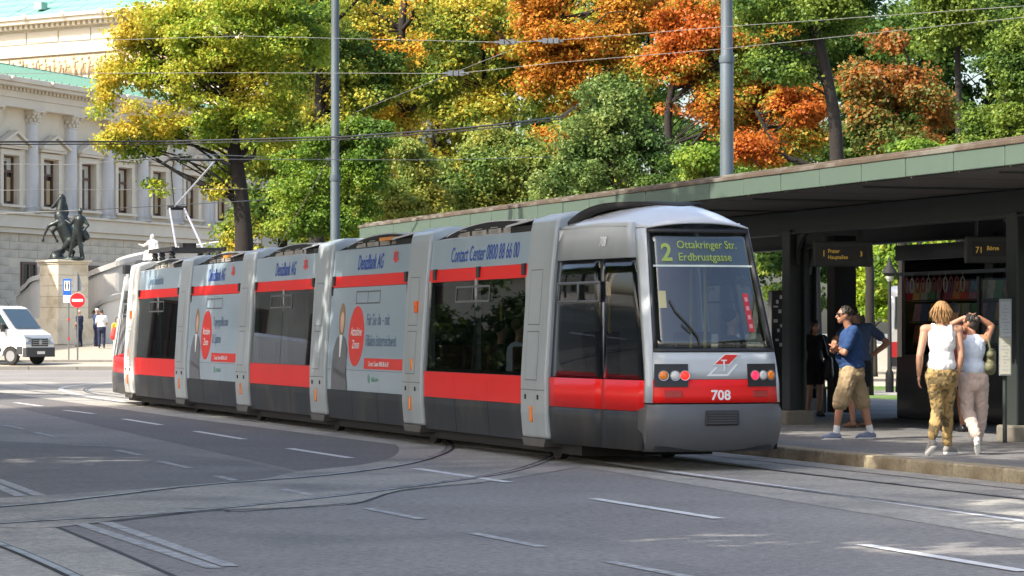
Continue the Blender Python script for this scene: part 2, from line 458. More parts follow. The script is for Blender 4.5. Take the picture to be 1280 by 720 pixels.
# raised island of the tram stop
isl = MB()
isl.prism([P(-60, 0.30, -0.05), P(33, 0.30, -0.05), P(33, 12.5, -0.05), P(-60, 12.5, -0.05)], (0, 0, KZ + 0.05))
struct(isl.build('pavement', M_pave))
kerb = MB().prism([P(-60, 0.03, -0.06), P(33, 0.03, -0.06), P(33, 0.29, -0.06), P(-60, 0.29, -0.06)], (0, 0, 0.16)).build('kerb', M_joint)
struct(kerb)
for off_t, zt in ((0.15, KZ + 0.004),):
    st = [MB().box((0, 0, 0), (1.188, 0.30, 0.22)).mesh('kerb_stone', M_kerb) for i in range(1)][0]
    i = 0
    s = -14.0
    while s < 32.5:
        o = link('kerb_stone', st, kerb, bev=0.018)
        o.location = P(s, off_t + rnd.uniform(-0.006, 0.006), zt - 0.11 + rnd.uniform(-0.004, 0.002)); o.rotation_euler = (0, 0, ROTU + rnd.uniform(-.003, .003))
        s += 1.2; i += 1
# beyond the island on the right: road, verge and lawn
gsheet('lawn', 4.0, 60, 68, 74, 0.02, mat('lawn', (0.10, 0.17, 0.03), 0.9, var=0.4, scale=3, bump=0.6))
gsheet('path', 4.0, 60, 74.02, 80, 0.012, M_conc2)
gsheet('lawn', 4.0, 60, 80.02, 86, 0.02, MATS['lawn'])
gsheet('path', -2, 60, 86.02, 128, 0.012, M_court)
# pale forecourt that climbs to the palace ramp on the left
fc = MB(); rows = []
for y, z in ((122.9, -0.05), (123.0, 0.12), (126, 0.2), (130, 0.26), (139, 0.5), (147, 0.93), (151, 0.98), (330, 1.0)):
    rows.append([(x, y, z) for x in (-140, -60, -30, -18, 2)])
fc.grid(rows); struct(fc.build('forecourt', M_court, smooth=True))
for Zk, x0, x1, zz, hh in ((122.6, -60, -16.6, 0.06, 0.20), (129.4, -60, -6, 0.27, 0.16), (145.6, -19.5, -6, 0.90, 0.16)):
    kb = struct(MB().box(((x0 + x1) / 2, Zk + 0.3, zz - 0.06), (x1 - x0, 0.2, hh - 0.03)).build('kerb', M_joint))
    ks = MB().box((0, 0, 0), (1.98, 0.26, hh)).mesh('kerb_stone', mat('grey_granite', (0.20, 0.19, 0.17), 0.8, var=0.2))
    x = x0 + 1
    while x < x1:
        o = link('kerb_stone', ks, kb, bev=0.02); o.location = (x, Zk + 0.1, zz + rnd.uniform(-.006, .006)); x += 2.0

# ================================================================ PALACE (far left)
M_stone = mat('pale_limestone', (0.66, 0.57, 0.43), 0.85, var=0.10, scale=0.8, bump=0.2, bscale=8, col2=(0.36, 0.31, 0.24), c2scale=0.35, c2lo=0.5, c2hi=0.75)
M_block = mat('grey_limestone', (0.58, 0.50, 0.385), 0.85, var=0.12, scale=0.9, bump=0.3, bscale=8, col2=(0.29, 0.26, 0.21), c2scale=0.5, c2lo=0.5, c2hi=0.7)
M_col = mat('column_stone', (0.58, 0.56, 0.53), 0.8, var=0.1, scale=1.0, col2=(0.34, 0.33, 0.32), c2scale=0.6, streak=0.25)
M_trim = mat('trim_stone', (0.66, 0.58, 0.46), 0.85, var=0.12, scale=0.9, bump=0.2, bscale=10)
M_copper = mat('green_copper', (0.19, 0.36, 0.29), 0.7, var=0.16, scale=0.7, col2=(0.25, 0.41, 0.35), c2scale=0.5)
M_copper2 = mat('pale_copper', (0.15, 0.33, 0.27), 0.7, var=0.2, scale=0.6, col2=(0.10, 0.25, 0.205), c2scale=0.4)
M_wood = mat('brown_window_wood', (0.12, 0.06, 0.04), 0.6)
M_wglass = mat('dark_window_glass', (0.015, 0.018, 0.022), 0.06, spec=0.8)
M_blind = mat('cream_blind', (0.50, 0.48, 0.40), 0.9)
WA = math.atan2(0.941, 0.339)
pal = thing('palace', 'pale neoclassical palace with columns and low green copper roof, left edge', 'building', (-27.7, 160, 0.9), WA)
# local x runs along the wall away from us, local -y is the street side
def B(z): return z - 0.9
L0, L1 = -85.0, 34.0
def pbox(x0, x1, y0, y1, z0, z1, b=None):
    b = b or MB(); return b.box(((x0 + x1) / 2, (y0 + y1) / 2, (B(z0) + B(z1)) / 2), (x1 - x0, y1 - y0, z1 - z0))
colx = [3.3 + 4.46 * i for i in range(-20, 7)]
winx = [x + 2.23 for x in colx[:-1]]
wall = MB(); pbox(L0, L1, 0.055, 6, 0.5, 7.3, wall)
# piers of wall between the windows, above and below them
prev = L0
for x in winx:
    pbox(prev, x - 0.85, 0, 5.99, 7.3, 13.75, wall); prev = x + 0.85
    pbox(x - 0.85, x + 0.85, 0.001, 5.5, 7.3, 8.5, wall); pbox(x - 0.85, x + 0.85, 0.001, 5.5, 11.15, 13.75, wall)
    pbox(x - 0.85, x + 0.85, 1.2, 5.4, 8.5, 11.15, wall)
pbox(prev, L1, 0, 5.99, 7.3, 13.75, wall)
wall = wall.build('wall', M_stone, pal)
# horizontal joints of the ashlar on the upper wall: courses set proud
cb = MB(); pbox(L0, L1, -0.35, 0.2, 7.25, 7.95, cb); pbox(L0, L1, -0.5, 0.2, 7.95, 8.1, cb); pbox(L0, L1, -0.2, 0.25, 6.95, 7.249, cb)
cb.build('string_course', M_trim, pal, bev=0.03)
en = MB(); pbox(L0, L1, -0.62, 0.1, 13.75, 14.25, en); pbox(L0, L1, -0.70, 0.1, 14.25, 14.62, en)
en.build('entablature', M_trim, pal, bev=0.02)
dn = MB()
x = L0
while x < L1: pbox(x, x + 0.22, -0.86, -0.1, 14.62, 14.80, dn); x += 0.42
stuff(dn.build('dentil', M_trim, pal))
co = MB(); pbox(L0, L1, -0.66, 0.1, 14.621, 14.80, co); pbox(L0, L1, -1.25, 0.1, 14.80, 15.0, co); pbox(L0, L1, -1.4, 0.1, 15.0, 15.28, co)
co.build('cornice', M_trim, pal, bev=0.03)
for x in colx[1:]:
    lm = MB().ball((x, -1.42, B(15.15)), (0.16, 0.16, 0.14), 8, 6).build('lion_head', M_trim, pal)
# columns with capitals
cprof = [(0.62, 0), (0.62, 0.12), (0.52, 0.16), (0.58, 0.30), (0.47, 0.36), (0.46, 0.5), (0.46, 2.2), (0.40, 4.86), (0.44, 4.9), (0.44, 4.98)]
cme = MB().lathe(cprof, seg=20)
cme = cme.mesh('column', M_col); cme.polygons.foreach_set('use_smooth', [True] * len(cme.polygons))
cme.set_sharp_from_angle(angle=R(40))
cap = MB()
cap.lathe([(0.40, 0), (0.44, 0.25), (0.56, 0.55), (0.62, 0.62)], seg=12)
for k in range(12):
    for rr, zz in ((0.47, 0.16), (0.53, 0.36)):
        w = 2 * PI * (k + (0.5 if zz > 0.3 else 0)) / 12
        cap.ball((rr * math.cos(w), rr * math.sin(w), zz), (0.09, 0.09, 0.13), 6, 4)
for sx in (-1, 1):
    for sy in (-1, 1): cap.ball((sx * 0.50, sy * 0.50, 0.56), 0.13, 6, 4)
cap.box((0, 0, 0.67), (1.28, 1.28, 0.10))
capm = cap.mesh('capital', M_trim)
for x in colx:
    c = link('column', cme, pal); c.location = (x, -0.05, B(8.1))
    k = link('capital', capm, c); k.location = (0, 0, 4.93)
# windows: wooden frame, panes, blind, stone surround and pediment
def window(x, z0, z1, w, blind, kind):
    h = z1 - z0
    f = MB()
    f.box((x - w / 2 + 0.05, 0.28, B(z0) + h / 2), (0.10, 0.12, h)); f.box((x + w / 2 - 0.05, 0.28, B(z0) + h / 2), (0.10, 0.12, h))
    f.box((x, 0.28, B(z1) - 0.05), (w - 0.2, 0.12, 0.10)); f.box((x, 0.28, B(z0) + 0.05), (w - 0.2, 0.12, 0.10))
    f.box((x, 0.27, B(z0) + h / 2 - 0.1), (0.12, 0.13, h - 0.4)); f.box((x, 0.275, B(z0) + h * 0.68), (w - 0.2, 0.125, 0.12))
    f = f.build('window', M_wood, pal)
    MB().box((x, 0.36, B(z0) + h / 2), (w - 0.1, 0.03, h - 0.1)).build('pane', M_wglass, f)
    if blind: MB().box((x, 0.338, B(z1) - 0.1 - blind * h / 2), (w - 0.22, 0.02, blind * h)).build('blind', M_blind, f)
    for sx in (-1, 1):
        if kind == 2: MB().box((x + sx * w * 0.25, 0.345, B(z0) + h * 0.32), (w * 0.32, 0.02, h * 0.5)).build('curtain', mat('ochre_curtain', (0.42, 0.33, 0.18), 0.9), f)
    return f
for i, x in enumerate(winx):
    window(x, 8.5, 11.15, 1.7, {19: 0.25, 20: 0.30, 21: 0.97, 22: 0.42}.get(i, 0.48), 2 if i != 21 else 1)
    s = MB()
    for sx in (-1, 1): s.box((x + sx * 1.03, -0.07, B(9.83)), (0.34, 0.16, 2.7))
    s.box((x, -0.075, B(11.33)), (2.42, 0.17, 0.30)); s.box((x, -0.14, B(8.42)), (2.6, 0.30, 0.14))
    s.box((x, -0.16, B(11.60)), (2.9, 0.36, 0.14))
    s.prism([(x - 1.5, -0.40, B(11.67)), (x + 1.5, -0.40, B(11.67)), (x, -0.40, B(12.3))], (0, 0.12, 0))
    s.build('window_surround', M_trim, pal, bev=0.015)
    t = MB()
    for sx in (-1, 1):
        t.prism([(x + sx * 1.62, -0.56, B(11.67)), (x, -0.56, B(12.36)), (x, -0.56, B(12.52)), (x + sx * 1.62, -0.56, B(11.83))], (0, 0.5, 0))
    t.build('pediment', M_trim, pal)
# rusticated lower wall, block by block
bm1 = MB().box((0, 0, 0), (2.02, 0.3, 0.425)).mesh('stone_block', M_block)
lowwin = [(q_, 1.6, 4.6, 1.9) for q_ in np.arange(-80, -8, 4.46)] + [(3.2, 3.4, 5.3, 1.5), (11.0, 4.6, 5.25, 1.5), (15.5, 4.75, 5.3, 1.5)]
row = 0; z = 6.72
nb = 0
while z > 1.0:
    x = -3.0 + (1.03 if row % 2 else 0)
    while x < 33.0:
        if not any(abs(x - wx) < w / 2 + 0.85 and z0 - 0.1 < z < z1 + 0.1 for wx, z0, z1, w in lowwin) and nb < 300:
            o = link('stone_block', bm1, pal, bev=0.02); o.location = (x, 0.17 + rnd.uniform(-.012, .012), B(z)); nb += 1
        x += 2.06
    z -= 0.445; row += 1
for wx, z0, z1, w in lowwin:
    f = MB(); f.box((wx - w / 2, 0.1, B((z0 + z1) / 2)), (0.16, 0.3, z1 - z0 + .2)); f.box((wx + w / 2, 0.1, B((z0 + z1) / 2)), (0.16, 0.3, z1 - z0 + .2))
    f.box((wx, 0.1, B(z1) + 0.04), (w - .16, 0.3, 0.14)); f.box((wx, 0.1, B(z0) - 0.04), (w - .16, 0.3, 0.14)); f.box((wx, 0.05, B((z0 + z1) / 2)), (0.12, 0.2, z1 - z0 - .1))
    f = f.build('window', M_wood, pal)
    MB().box((wx, 0.03, B((z0 + z1) / 2)), (w - 0.1, 0.04, z1 - z0)).build('pane', M_wglass, f)
# copper roof of the wing, sheet by sheet between standing seams

x = -22; ang = math.atan2(1.45, 5.4)
rpm = MB().box((0, 0, 0), (0.78, 5.5, 0.05)).mesh('roof_panel', M_copper)
seam = MB().box((0, 0, 0.03), (0.09, 5.5, 0.16)).mesh('roof_seam', mat('seam_copper', (0.09, 0.20, 0.16), .7))  # seams coloured darker, standing in for the shading along their ribs
while x < 26:
    o = link('roof_panel', rpm, pal); o.location = (x + 0.43, 1.4, B(15.33) + 0.66); o.rotation_euler = (ang, 0, 0)
    q = link('seam', seam, o); q.location = (0.43, 0, 0.0)
    x += 0.86
MB().box((2, 4.15, B(16.78)), (48, 0.14, 0.16)).build('ridge', M_copper, pal)
rl = MB()
for i in range(30): rl.box((-22 + 1.6 * i, 4.15, B(16.95)), (0.06, 0.06, 0.5))
stuff(rl.build('snow_guard', M_wood, pal))

# taller central block behind, facing the other way
cen = thing('palace_block', 'tall cream palace block with turquoise roof and dentil cornice behind the wing', 'building', (-35.5, 205, 0.9), math.atan2(-0.59, 0.81))
def cbox(x0, x1, y0, y1, z0, z1, b=None):
    b = b or MB(); return b.box(((x0 + x1) / 2, (y0 + y1) / 2, (B(z0) + B(z1)) / 2), (x1 - x0, y1 - y0, z1 - z0))
M_cream = mat('cream_stone', (0.41, 0.385, 0.325), 0.85, var=0.1, scale=0.5, bump=0.2, bscale=6, col2=(0.46, 0.41, 0.31), c2scale=0.3)
M_cream2 = mat('bright_stone', (0.50, 0.47, 0.40), 0.85, var=0.08, scale=0.6)
X0, X1 = -16, 24
cbox(X0, X1, 0, 20, 0.9, 20.4).build('wall', M_cream, cen)
cbox(X0, X1, -0.3, 19, 20.4, 21.15).build('ledge', M_cream2, cen, bev=0.04)
at = MB(); cbox(X0, X1, 0.15, 19, 21.15, 22.3, at); at.build('attic_wall', M_cream, cen)
pn = MB(); x = X0 + .3
rp_ = MB().box((0, 0, 0), (2.9, 0.1, 0.82)).mesh('attic_panel', M_cream)
while x < X1 - 2:
    o = link('attic_panel', rp_, cen, bev=0.03); o.location = (x + 1.5, 0.12, B(21.72)); x += 3.05
d2 = MB(); x = X0
while x < X1: cbox(x, x + 0.26, -0.55, 0.3, 22.3, 22.58, d2); x += 0.5
stuff(d2.build('dentil', M_cream, cen))
c2 = MB(); cbox(X0, X1, -0.25, 19, 22.301, 22.58, c2); cbox(X0, X1, -0.9, 19, 22.58, 22.85, c2); cbox(X0, X1, -1.1, 19, 22.85, 23.1, c2)
c2.build('cornice', M_cream2, cen, bev=0.04)
for i in range(11):
    MB().ball((X0 + 1.5 + 3.6 * i, -1.1, B(23.0)), (0.28, 0.2, 0.22), 8, 6).build('lion_head', M_cream2, cen)
# carved frieze: worn relief of figures
rel = []
fr = MB(); cbox(X0, X1, -0.12, 0.1, 19.0, 20.3, fr)
x = X0 + 0.4
while x < X1:
    h = rnd.uniform(0.75, 1.05)
    fr.ball((x, -0.14, B(19.1) + h), (0.11, 0.12, 0.14), 6, 5); fr.ball((x + rnd.uniform(-.05, .05), -0.13, B(19.1) + h * 0.55), (0.20, 0.13, 0.34), 7, 5)
    fr.ball((x + rnd.uniform(-.2, .2), -0.13, B(19.05) + h * 0.15), (0.16, 0.12, 0.3), 6, 5); fr.ball((x + 0.3, -0.13, B(19.1) + h * rnd.uniform(.4, .8)), (0.2, 0.09, 0.08), 6, 4)
    x += rnd.uniform(0.5, 0.8)
fr.build('relief_frieze', mat('frieze_stone', (0.42, 0.33, 0.21), 0.9, var=0.3, scale=3), cen, smooth=True)
an2 = R(24)
rp2 = MB().box((0, 0, 0), (0.86, 1.38, 0.05)).mesh('roof_panel', M_copper2)
x = X0; n = 0
while x < X1:
    for k in range(4):
        o = link('roof_panel', rp2, cen)
        o.location = (x + 0.45, -0.55 + (k + .5) * 1.42 * math.cos(an2), B(23.12) + (k + .5) * 1.42 * math.sin(an2) + rnd.uniform(-.015, .015)); o.rotation_euler = (an2 + rnd.uniform(-.01, .01), 0, 0)
    x += 0.9
MB().prism([(X0, -0.5, B(23.06)), (X0, 18, B(23.06)), (X0, 9, B(23.06) + 9.5 * math.tan(an2))], (X1 - X0, 0, 0)).build('roof_deck', M_copper, cen)
for x in (3.6, 15.2):
    MB().box((x, 0.4, B(23.9)), (0.7, 0.6, 0.5)).build('roof_hatch', M_copper, cen)

# ramp walls in front of the palace
M_ramp = mat('ramp_stone', (0.50, 0.48, 0.44), 0.8, var=0.1, scale=0.7, bump=0.2, bscale=6)
M_ramp2 = mat('white_ramp_stone', (0.70, 0.67, 0.61), 0.8, var=0.08, scale=0.7)
rw = thing('ramp_wall', 'curved pale stone ramp wall with coping behind the policemen', 'wall', (0, 0, 0))
def curved(pts, zb, th, name, m, par, cop=None, copm=None, copn='coping'):
    b = MB(); rows = []
    n = len(pts)
    tops = []
    for i, p in enumerate(pts):
        t = (pts[min(i + 1, n - 1)] - pts[max(i - 1, 0)]); t.z = 0; t.normalize(); s = Vector((-t.y, t.x, 0))
        if s.y < 0: s = -s
        q = p + s * th
        rows.append([(p.x, p.y, zb), p, q, (q.x, q.y, zb)]); tops.append((p, q, s))
    b.grid(rows); o = b.build(name, m, par)
    if cop:
        c = MB(); rows = []
        for p, q, s in tops:
            a = p - s * 0.12; d = q + s * 0.12
            rows.append([a, a + Vector((0, 0, cop)), d + Vector((0, 0, cop)), d])
        c.grid(rows); c.build(copn, copm or m, par)
    return o
curved(smooth_line([D(100, 352, 156), D(118, 344, 153), D(140, 335, 152.5), D(165, 327, 153), D(210, 318, 155), D(300, 305, 158)], 5), 0.5, 0.6, 'wall', M_ramp, rw, 0.28, M_ramp)
curved(smooth_line([D(114, 398, 151.5), D(118, 390, 150.2), D(127, 381, 149.6), D(142, 375, 149.6), D(165, 371, 150), D(230, 364, 151)], 5), 0.5, 0.6, 'parapet', M_ramp2, rw, 0.25, M_ramp)
lw = thing('ramp_wall', 'white rounded ramp end to the left of the statue pedestal', 'wall')
curved(smooth_line([D(20, 371, 156.5), D(34, 360, 154.5), D(40, 353, 153.8), D(52, 349, 153.4), D(70, 346, 154)], 5), 0.5, 0.6, 'wall', M_ramp2, lw, 0.25, M_ramp2)
# ================================================================ THE TRAM
M_tgrey = mat('tram_light_grey', (0.47, 0.51, 0.53), 0.34, 0.0, var=0.05, scale=2, coat=0.35, col2=(0.39, 0.42, 0.435), c2scale=1.6, c2lo=0.5, c2hi=0.75, streak=0.2)
M_portal = mat('tram_portal_grey', (0.36, 0.40, 0.42), 0.42, 0.1, var=0.06, scale=2.2, coat=0.3, bump=0.06, bscale=9, col2=(0.27, 0.295, 0.30), c2scale=2.0, c2lo=0.5, c2hi=0.8, streak=0.15)
M_tred = mat('tram_red', (0.76, 0.010, 0.008), 0.42, var=0.06, scale=2, coat=0.12, spec=.3)
M_tdark = mat('tram_dark_grey', (0.022, 0.026, 0.033), 0.5, var=0.12, scale=2, coat=0.05, spec=.35, col2=(0.062, 0.058, 0.052), c2scale=1.6, c2lo=0.48, c2hi=0.72, streak=0.5)
M_bump = mat('tram_bumper_grey', (0.095, 0.10, 0.108), 0.45, 0.1, var=0.12, scale=3, coat=0.1, col2=(0.10, 0.10, 0.10), c2scale=2.0)
M_ad = mat('tram_advert_blue', (0.285, 0.375, 0.445), 0.32, var=0.05, scale=1.0, coat=0.4, col2=(0.33, 0.42, 0.49), c2scale=0.5)
M_roof = mat('tram_roof_white', (0.52, 0.54, 0.56), 0.25, var=0.05, scale=1.5, coat=0.5)
M_under = mat('tram_underframe', (0.012, 0.012, 0.013), 0.8)
M_equip = mat('roof_equipment', (0.30, 0.285, 0.25), 0.6, var=0.25, scale=5)
M_tglass = glass('tram_window_glass', (0.55, 0.58, 0.59), 1.1)
M_wglass2 = glass('tram_windscreen', (0.70, 0.75, 0.72), 3.4)
M_seat = mat('tram_seat', (0.10, 0.03, 0.03), 0.8)
M_inter = mat('tram_interior', (0.30, 0.30, 0.28), 0.7)
M_yellow = mat('yellow_pole', (0.55, 0.42, 0.06), 0.35)
M_blue = mat('print_blue', (0.012, 0.06, 0.33), 0.45)
M_pred = mat('print_red', (0.68, 0.03, 0.02), 0.45)
M_pwhite = mat('print_white', (0.75, 0.76, 0.76), 0.45)
M_pgrey = mat('print_grey_blue', (0.10, 0.17, 0.26), 0.45)
M_pgreen = mat('print_green', (0.12, 0.30, 0.22), 0.45)
M_amber = mat('amber_lens', (0.85, 0.22, 0.01), 0.2, coat=0.5)
HW = 1.06
_zs = [0.0, 0.24, 0.60, 1.06, 2.32, 2.92, 3.10]; _is = [0.05, 0.03, 0.0, 0.0, 0.08, 0.14, 0.18]
def ins(z): return float(np.interp(z, _zs, _is))
PITCH = 5.63; PH = 0.53
root0 = Vector((0.32, 37.44, 0)) + N * 1.04
tram = thing('tram', 'red and light grey articulated low floor tram, line 2, standing at the stop', 'tram', root0, ROTU)

def side(b, x0, x1, z0, z1, sg, off=0.0, zn=None):
    zz = sorted(set([z0, z1] + [z for z in _zs if z0 < z < z1]))
    rows = [[(x, sg * (HW - ins(z) + off), z) for x in (x0, x1)] for z in zz]
    b.grid(rows); return b
def slab(x0, x1, z0, z1, sg, off, name, m, par, th=0.02):
    """panel of real thickness on the side of the car"""
    b = MB(); zz = sorted(set([z0, z1] + [z for z in _zs if z0 < z < z1]))
    loop = [(x0, sg * (HW - ins(z) + off), z) for z in zz] + [(x0, sg * (HW - ins(z) + off - th), z) for z in zz[::-1]]
    b.prism(loop, (x1 - x0, 0, 0))
    return b.build(name, m, par)
LEAN = R(90) - math.atan2(0.08, 1.26)
LEAN2 = R(90) - math.atan2(0.06, 0.60)
def side_text(body, size, m, par, x, z, sx=0.8, shear=0.0, bold=0.0, align='LEFT', name='lettering'):
    up = z > 2.3
    return text(body, size, m, par, (x, -(HW - ins(z) + 0.0065), z), (LEAN2 if up else LEAN, 0, 0), name, align, shear, bold, sx, .0006)
def side_poly(pts, m, par, name, off=0.0036):
    b = MB(); b.prism([(x, -(HW - ins(z) + off), z) for x, z in pts], (0, 0.0012, 0)); return b.build(name, m, par)
def ell(cx, cz, rx, rz, n=28): return [(cx + rx * math.cos(2 * PI * k / n), cz + rz * math.sin(2 * PI * k / n)) for k in range(n)]

def seated(name, label, loc, rz, cols, k=1.0):
    t = thing(name, label, 'person', loc, rz)
    skin, shirt, hair = cols
    sk = mat('skin', (0.42, 0.23, 0.15), 0.55)
    blob('body', [('e', (0, 0.02, 0.72), (.075, .09, .115)), ((0, 0, .5), (0, 0.01, .62), .055, .05), ((0, 0, .05), (0, -.02, .42), .13, .12), ((-.19, 0, .44), (-.22, .05, .15), .05, .04), ((.19, 0, .44), (.22, .05, .15), .05, .04), ((-.22, .05, .15), (-.1, .28, .12), .04, .035), ((.22, .05, .15), (.1, .28, .12), .04, .035), ((-.1, 0, 0), (-.12, .42, .02), .08, .06), ((.1, 0, 0), (.12, .42, .02), .08, .06), ((-.12, .42, .02), (-.12, .44, -.3), .055, .045), ((.12, .42, .02), (.12, .44, -.3), .055, .045)], sk, t, 0.02, 3)
    blob('shirt', [((0, 0, .02), (0, -.02, .40), .17, .15), ((-.15, 0, .42), (.15, 0, .42), .075, .075), ((-.18, 0, .44), (-.21, .02, .28), .075, .07), ((.18, 0, .44), (.21, .02, .28), .075, .07)], mat(*shirt), t, 0.02, 3)
    blob('hair', [('e', (0, -0.02, 0.765), (.085, .095, .09))], mat(*hair), t, 0.02, 2)
    return t

def emblem(x, z, s, par):
    """ship's wheel of eight spokes"""
    b = MB()
    y = -(HW - ins(z) + 0.006)
    def ring(r0, r1):
        n = 24
        for k in range(n):
            a0, a1 = 2 * PI * k / n, 2 * PI * (k + 1) / n
            b.add([(x + r * math.cos(a), y + (0.10) * r * math.sin(a) * 0 , z + r * math.sin(a)) for a, r in ((a0, r0), (a0, r1), (a1, r1), (a1, r0))], [(0, 1, 2, 3)])
    ring(0.62 * s, 0.82 * s); ring(0.0, 0.22 * s)
    for k in range(8):
        a = PI * k / 4; c, d = math.cos(a), math.sin(a); w = 0.075 * s
        b.add([(x + r * c - q * d, y - 0.001, z + r * d + q * c) for r, q in ((.2 * s, -w), (1.12 * s, -w), (1.12 * s, w), (.2 * s, w))], [(0, 1, 2, 3)])
    return b.build('wheel_emblem', M_pred, par)

for i in range(5):
    x1 = -PITCH * i - PH; x0 = -PITCH * (i + 1) + PH
    win = i in (0, 2, 4)
    sh = MB()
    # shell: floor, lower walls, upper walls and roof
    zl = [0.24, 0.6, 1.06]; zu = [2.32, 2.92]
    low = [(-(HW - ins(z) - .03), z) for z in zl[::-1]] + [((HW - ins(z) - .03), z) for z in zl]
    inn = [((HW - ins(z) - .09), z) for z in (1.06, 0.6)] + [(HW - .12, 0.36), (-(HW - .12), 0.36)] + [(-(HW - ins(z) - .09), z) for z in (0.6, 1.06)]
    sh.prism([(x0, y, z) for y, z in low + inn], (x1 - x0, 0, 0))
    upo = [(-(HW - ins(z) - .03), z) for z in zu] + [(-0.5, 3.0), (0.5, 3.0)] + [((HW - ins(z) - .03), z) for z in zu[::-1]]
    upi = [((HW - ins(2.32) - .09), 2.32), (HW - .3, 2.72), (0.4, 2.85), (-0.4, 2.85), (-(HW - .3), 2.72), (-(HW - ins(2.32) - .09), 2.32)]
    sh.prism([(x0, y, z) for y, z in upo + upi], (x1 - x0, 0, 0))
    for sg in (-1, 1):
        for xp in ([x0 + .06, (x0 + x1) / 2, x1 - .06] if win else [x0 + .06, x1 - .06]):
            sh.box((xp, sg * (HW - .10), 1.69), (0.10, 0.06, 1.30))
    if not win: sh.box(((x0 + x1) / 2, 0.0, 1.69), (x1 - x0 - .2, 2 * HW - .36, 1.28))
    sec = sh.build('passenger_section', M_under if not win else M_inter, tram)
    for k in range(3):
        a = x0 + (x1 - x0) * k / 3; c = x0 + (x1 - x0) * (k + 1) / 3
        slab(a + .006, c - .006, 0.24, 0.695, -1, 0.0, 'skirt_panel', M_tdark, sec)
    slab(x0, x1, 0.24, 0.695, 1, 0.0, 'skirt_panel', M_tdark, sec)
    for sg in (-1, 1):
        if sg == 1 or win:
            for k in range(3 if sg < 0 else 1):
                nk = 3 if sg < 0 else 1
                slab(x0 + (x1 - x0) * k / nk + (.003 if k else 0), x0 + (x1 - x0) * (k + 1) / nk, 0.70, 1.058, sg, 0.002, 'red_stripe', M_tred, sec)
            gb = MB()
            for k in range(2):
                a = x0 + .03 + (x1 - x0 - .06) * k / 2; c = x0 + .03 + (x1 - x0 - .06) * (k + 1) / 2
                slab(a + .012, c - .012, 1.064, 2.316, sg, -0.004, 'window', M_tglass, sec, 0.008)
                fr = MB()
                side(fr, a, c, 1.061, 1.11, sg, -.013); side(fr, a, c, 2.27, 2.318, sg, -.013); side(fr, a, a + .05, 1.11, 2.27, sg, -.013); side(fr, c - .05, c, 1.11, 2.27, sg, -.013)
                fr.build('window_frame', M_black, sec)
            if sg < 0:
                vf = MB(); xa = x0 + (x1 - x0) * .30; xb = x0 + (x1 - x0) * .64
                for q in (xa, (xa + xb) / 2, xb): side(vf, q - .018, q + .018, 2.02, 2.25, sg, 0.006)
                side(vf, xa, xb, 2.02, 2.05, sg, 0.007); side(vf, xa, xb, 2.22, 2.25, sg, 0.007)
                vf.build('vent_frame', mat('dark_frame', (0.10, 0.105, 0.11), 0.5), sec)
        else:
            for k, (f0, f1) in enumerate(((0, .36), (.36, .70), (.70, 1))):
                slab(x0 + (x1 - x0) * f0 + (.004 if k else 0), x0 + (x1 - x0) * f1, 0.70, 1.02, -1, 0.002, 'advert_panel', M_ad, sec)
            slab(x0, x1, 1.025, 2.316, -1, 0.002, 'advert_panel', M_ad, sec)
    for sg in (-1, 1):
        slab(x0, x1, 2.322, 2.498, sg, 0.004, 'red_stripe', M_tred, sec)
        slab(x0, x1, 2.50, 2.915, sg, 0.002, 'upper_panel', M_ad if sg < 0 else M_tgrey, sec)
    for q in ((x0 + .16, x1 - .16) if i else (x0 + .3, (x0 + x1) / 2 + .1, x1 - .2)):
        MB().box((q, -(HW - ins(2.44) + .01), 2.43), (0.12, 0.05, 0.15)).build('latch', M_black, sec, bev=.008)
    # roof: arched cover with a dark edge, grey boxes below it, sloping lid beside the next portal
    rows = []; rowt = []
    n = 16
    for k in range(n + 1):
        f = k / n; x = x0 + (x1 - x0) * f; a = math.sin(PI * f) ** 0.75
        zt = 2.975 + 0.16 * a
        rows.append([(x, -0.70, zt - 0.02 - 0.115), (x, -0.72, zt - 0.015)])
        rowt.append([(x, -0.735, zt - 0.028), (x, -0.735, zt), (x, 0, zt + .03), (x, 0.735, zt), (x, 0.735, zt - 0.16)])
    ar = MB().grid(rows).build('roof_edge', M_under, sec, fixn=False); ar.modifiers.new('t', 'SOLIDIFY').thickness = 0.03
    MB().grid(rowt).build('roof_cover', M_roof if i == 0 else M_portal, sec, smooth=50)
    eq = MB()
    for q in range(4):
        xx = x0 + 0.9 + q * 0.72; eq.box((xx, -0.62, 2.965), (0.55 + .1 * (q % 2), 0.24, 0.11))
        for w in range(3): eq.box((xx, -0.745, 2.955 + .04 * w), (0.3, 0.02, 0.012))
    eq.build('roof_equipment', M_equip, sec, bev=.01)
    ld = MB(); xa, xb = x1 - 1.15, x1 + 0.02
    ld.prism([(xa, -.93, 2.995), (xb, -.93, 3.05), (xb, -.93, 3.08), (xa, -.93, 3.02)], (0, 0.32, 0)); ld.build('roof_lid', M_roof, sec)
    MB().box(((xa + xb) / 2 + .05, -.82, 2.955), (1.0, .16, .09)).build('lid_slot', M_under, sec)
    if i in (1, 3): MB().box((x0 + 2.9, -.82, 3.03), (0.75, .12, .05)).build('roof_strip', mat('orange_strip', (0.6, 0.22, 0.03), 0.5), sec)
    # seats and poles
    if win:
        st = MB()
        for q in range(4):
            for sy in (-0.68, 0.68):
                xx = x0 + .6 + q * 1.12
                st.box((xx, sy, .80), (.45, .5, .08)); st.box((xx - .22, sy, 1.12), (.07, .5, .62)); st.box((xx, sy, .58), (.1, .3, .44))
        st.build('seat', M_seat, sec, bev=.02)
        for q in range(2): MB().tube([(x0 + 1.4 + 1.9 * q, -.35, .36), (x0 + 1.4 + 1.9 * q, -.35, 2.8)], .018).build('pole', M_yellow, sec)
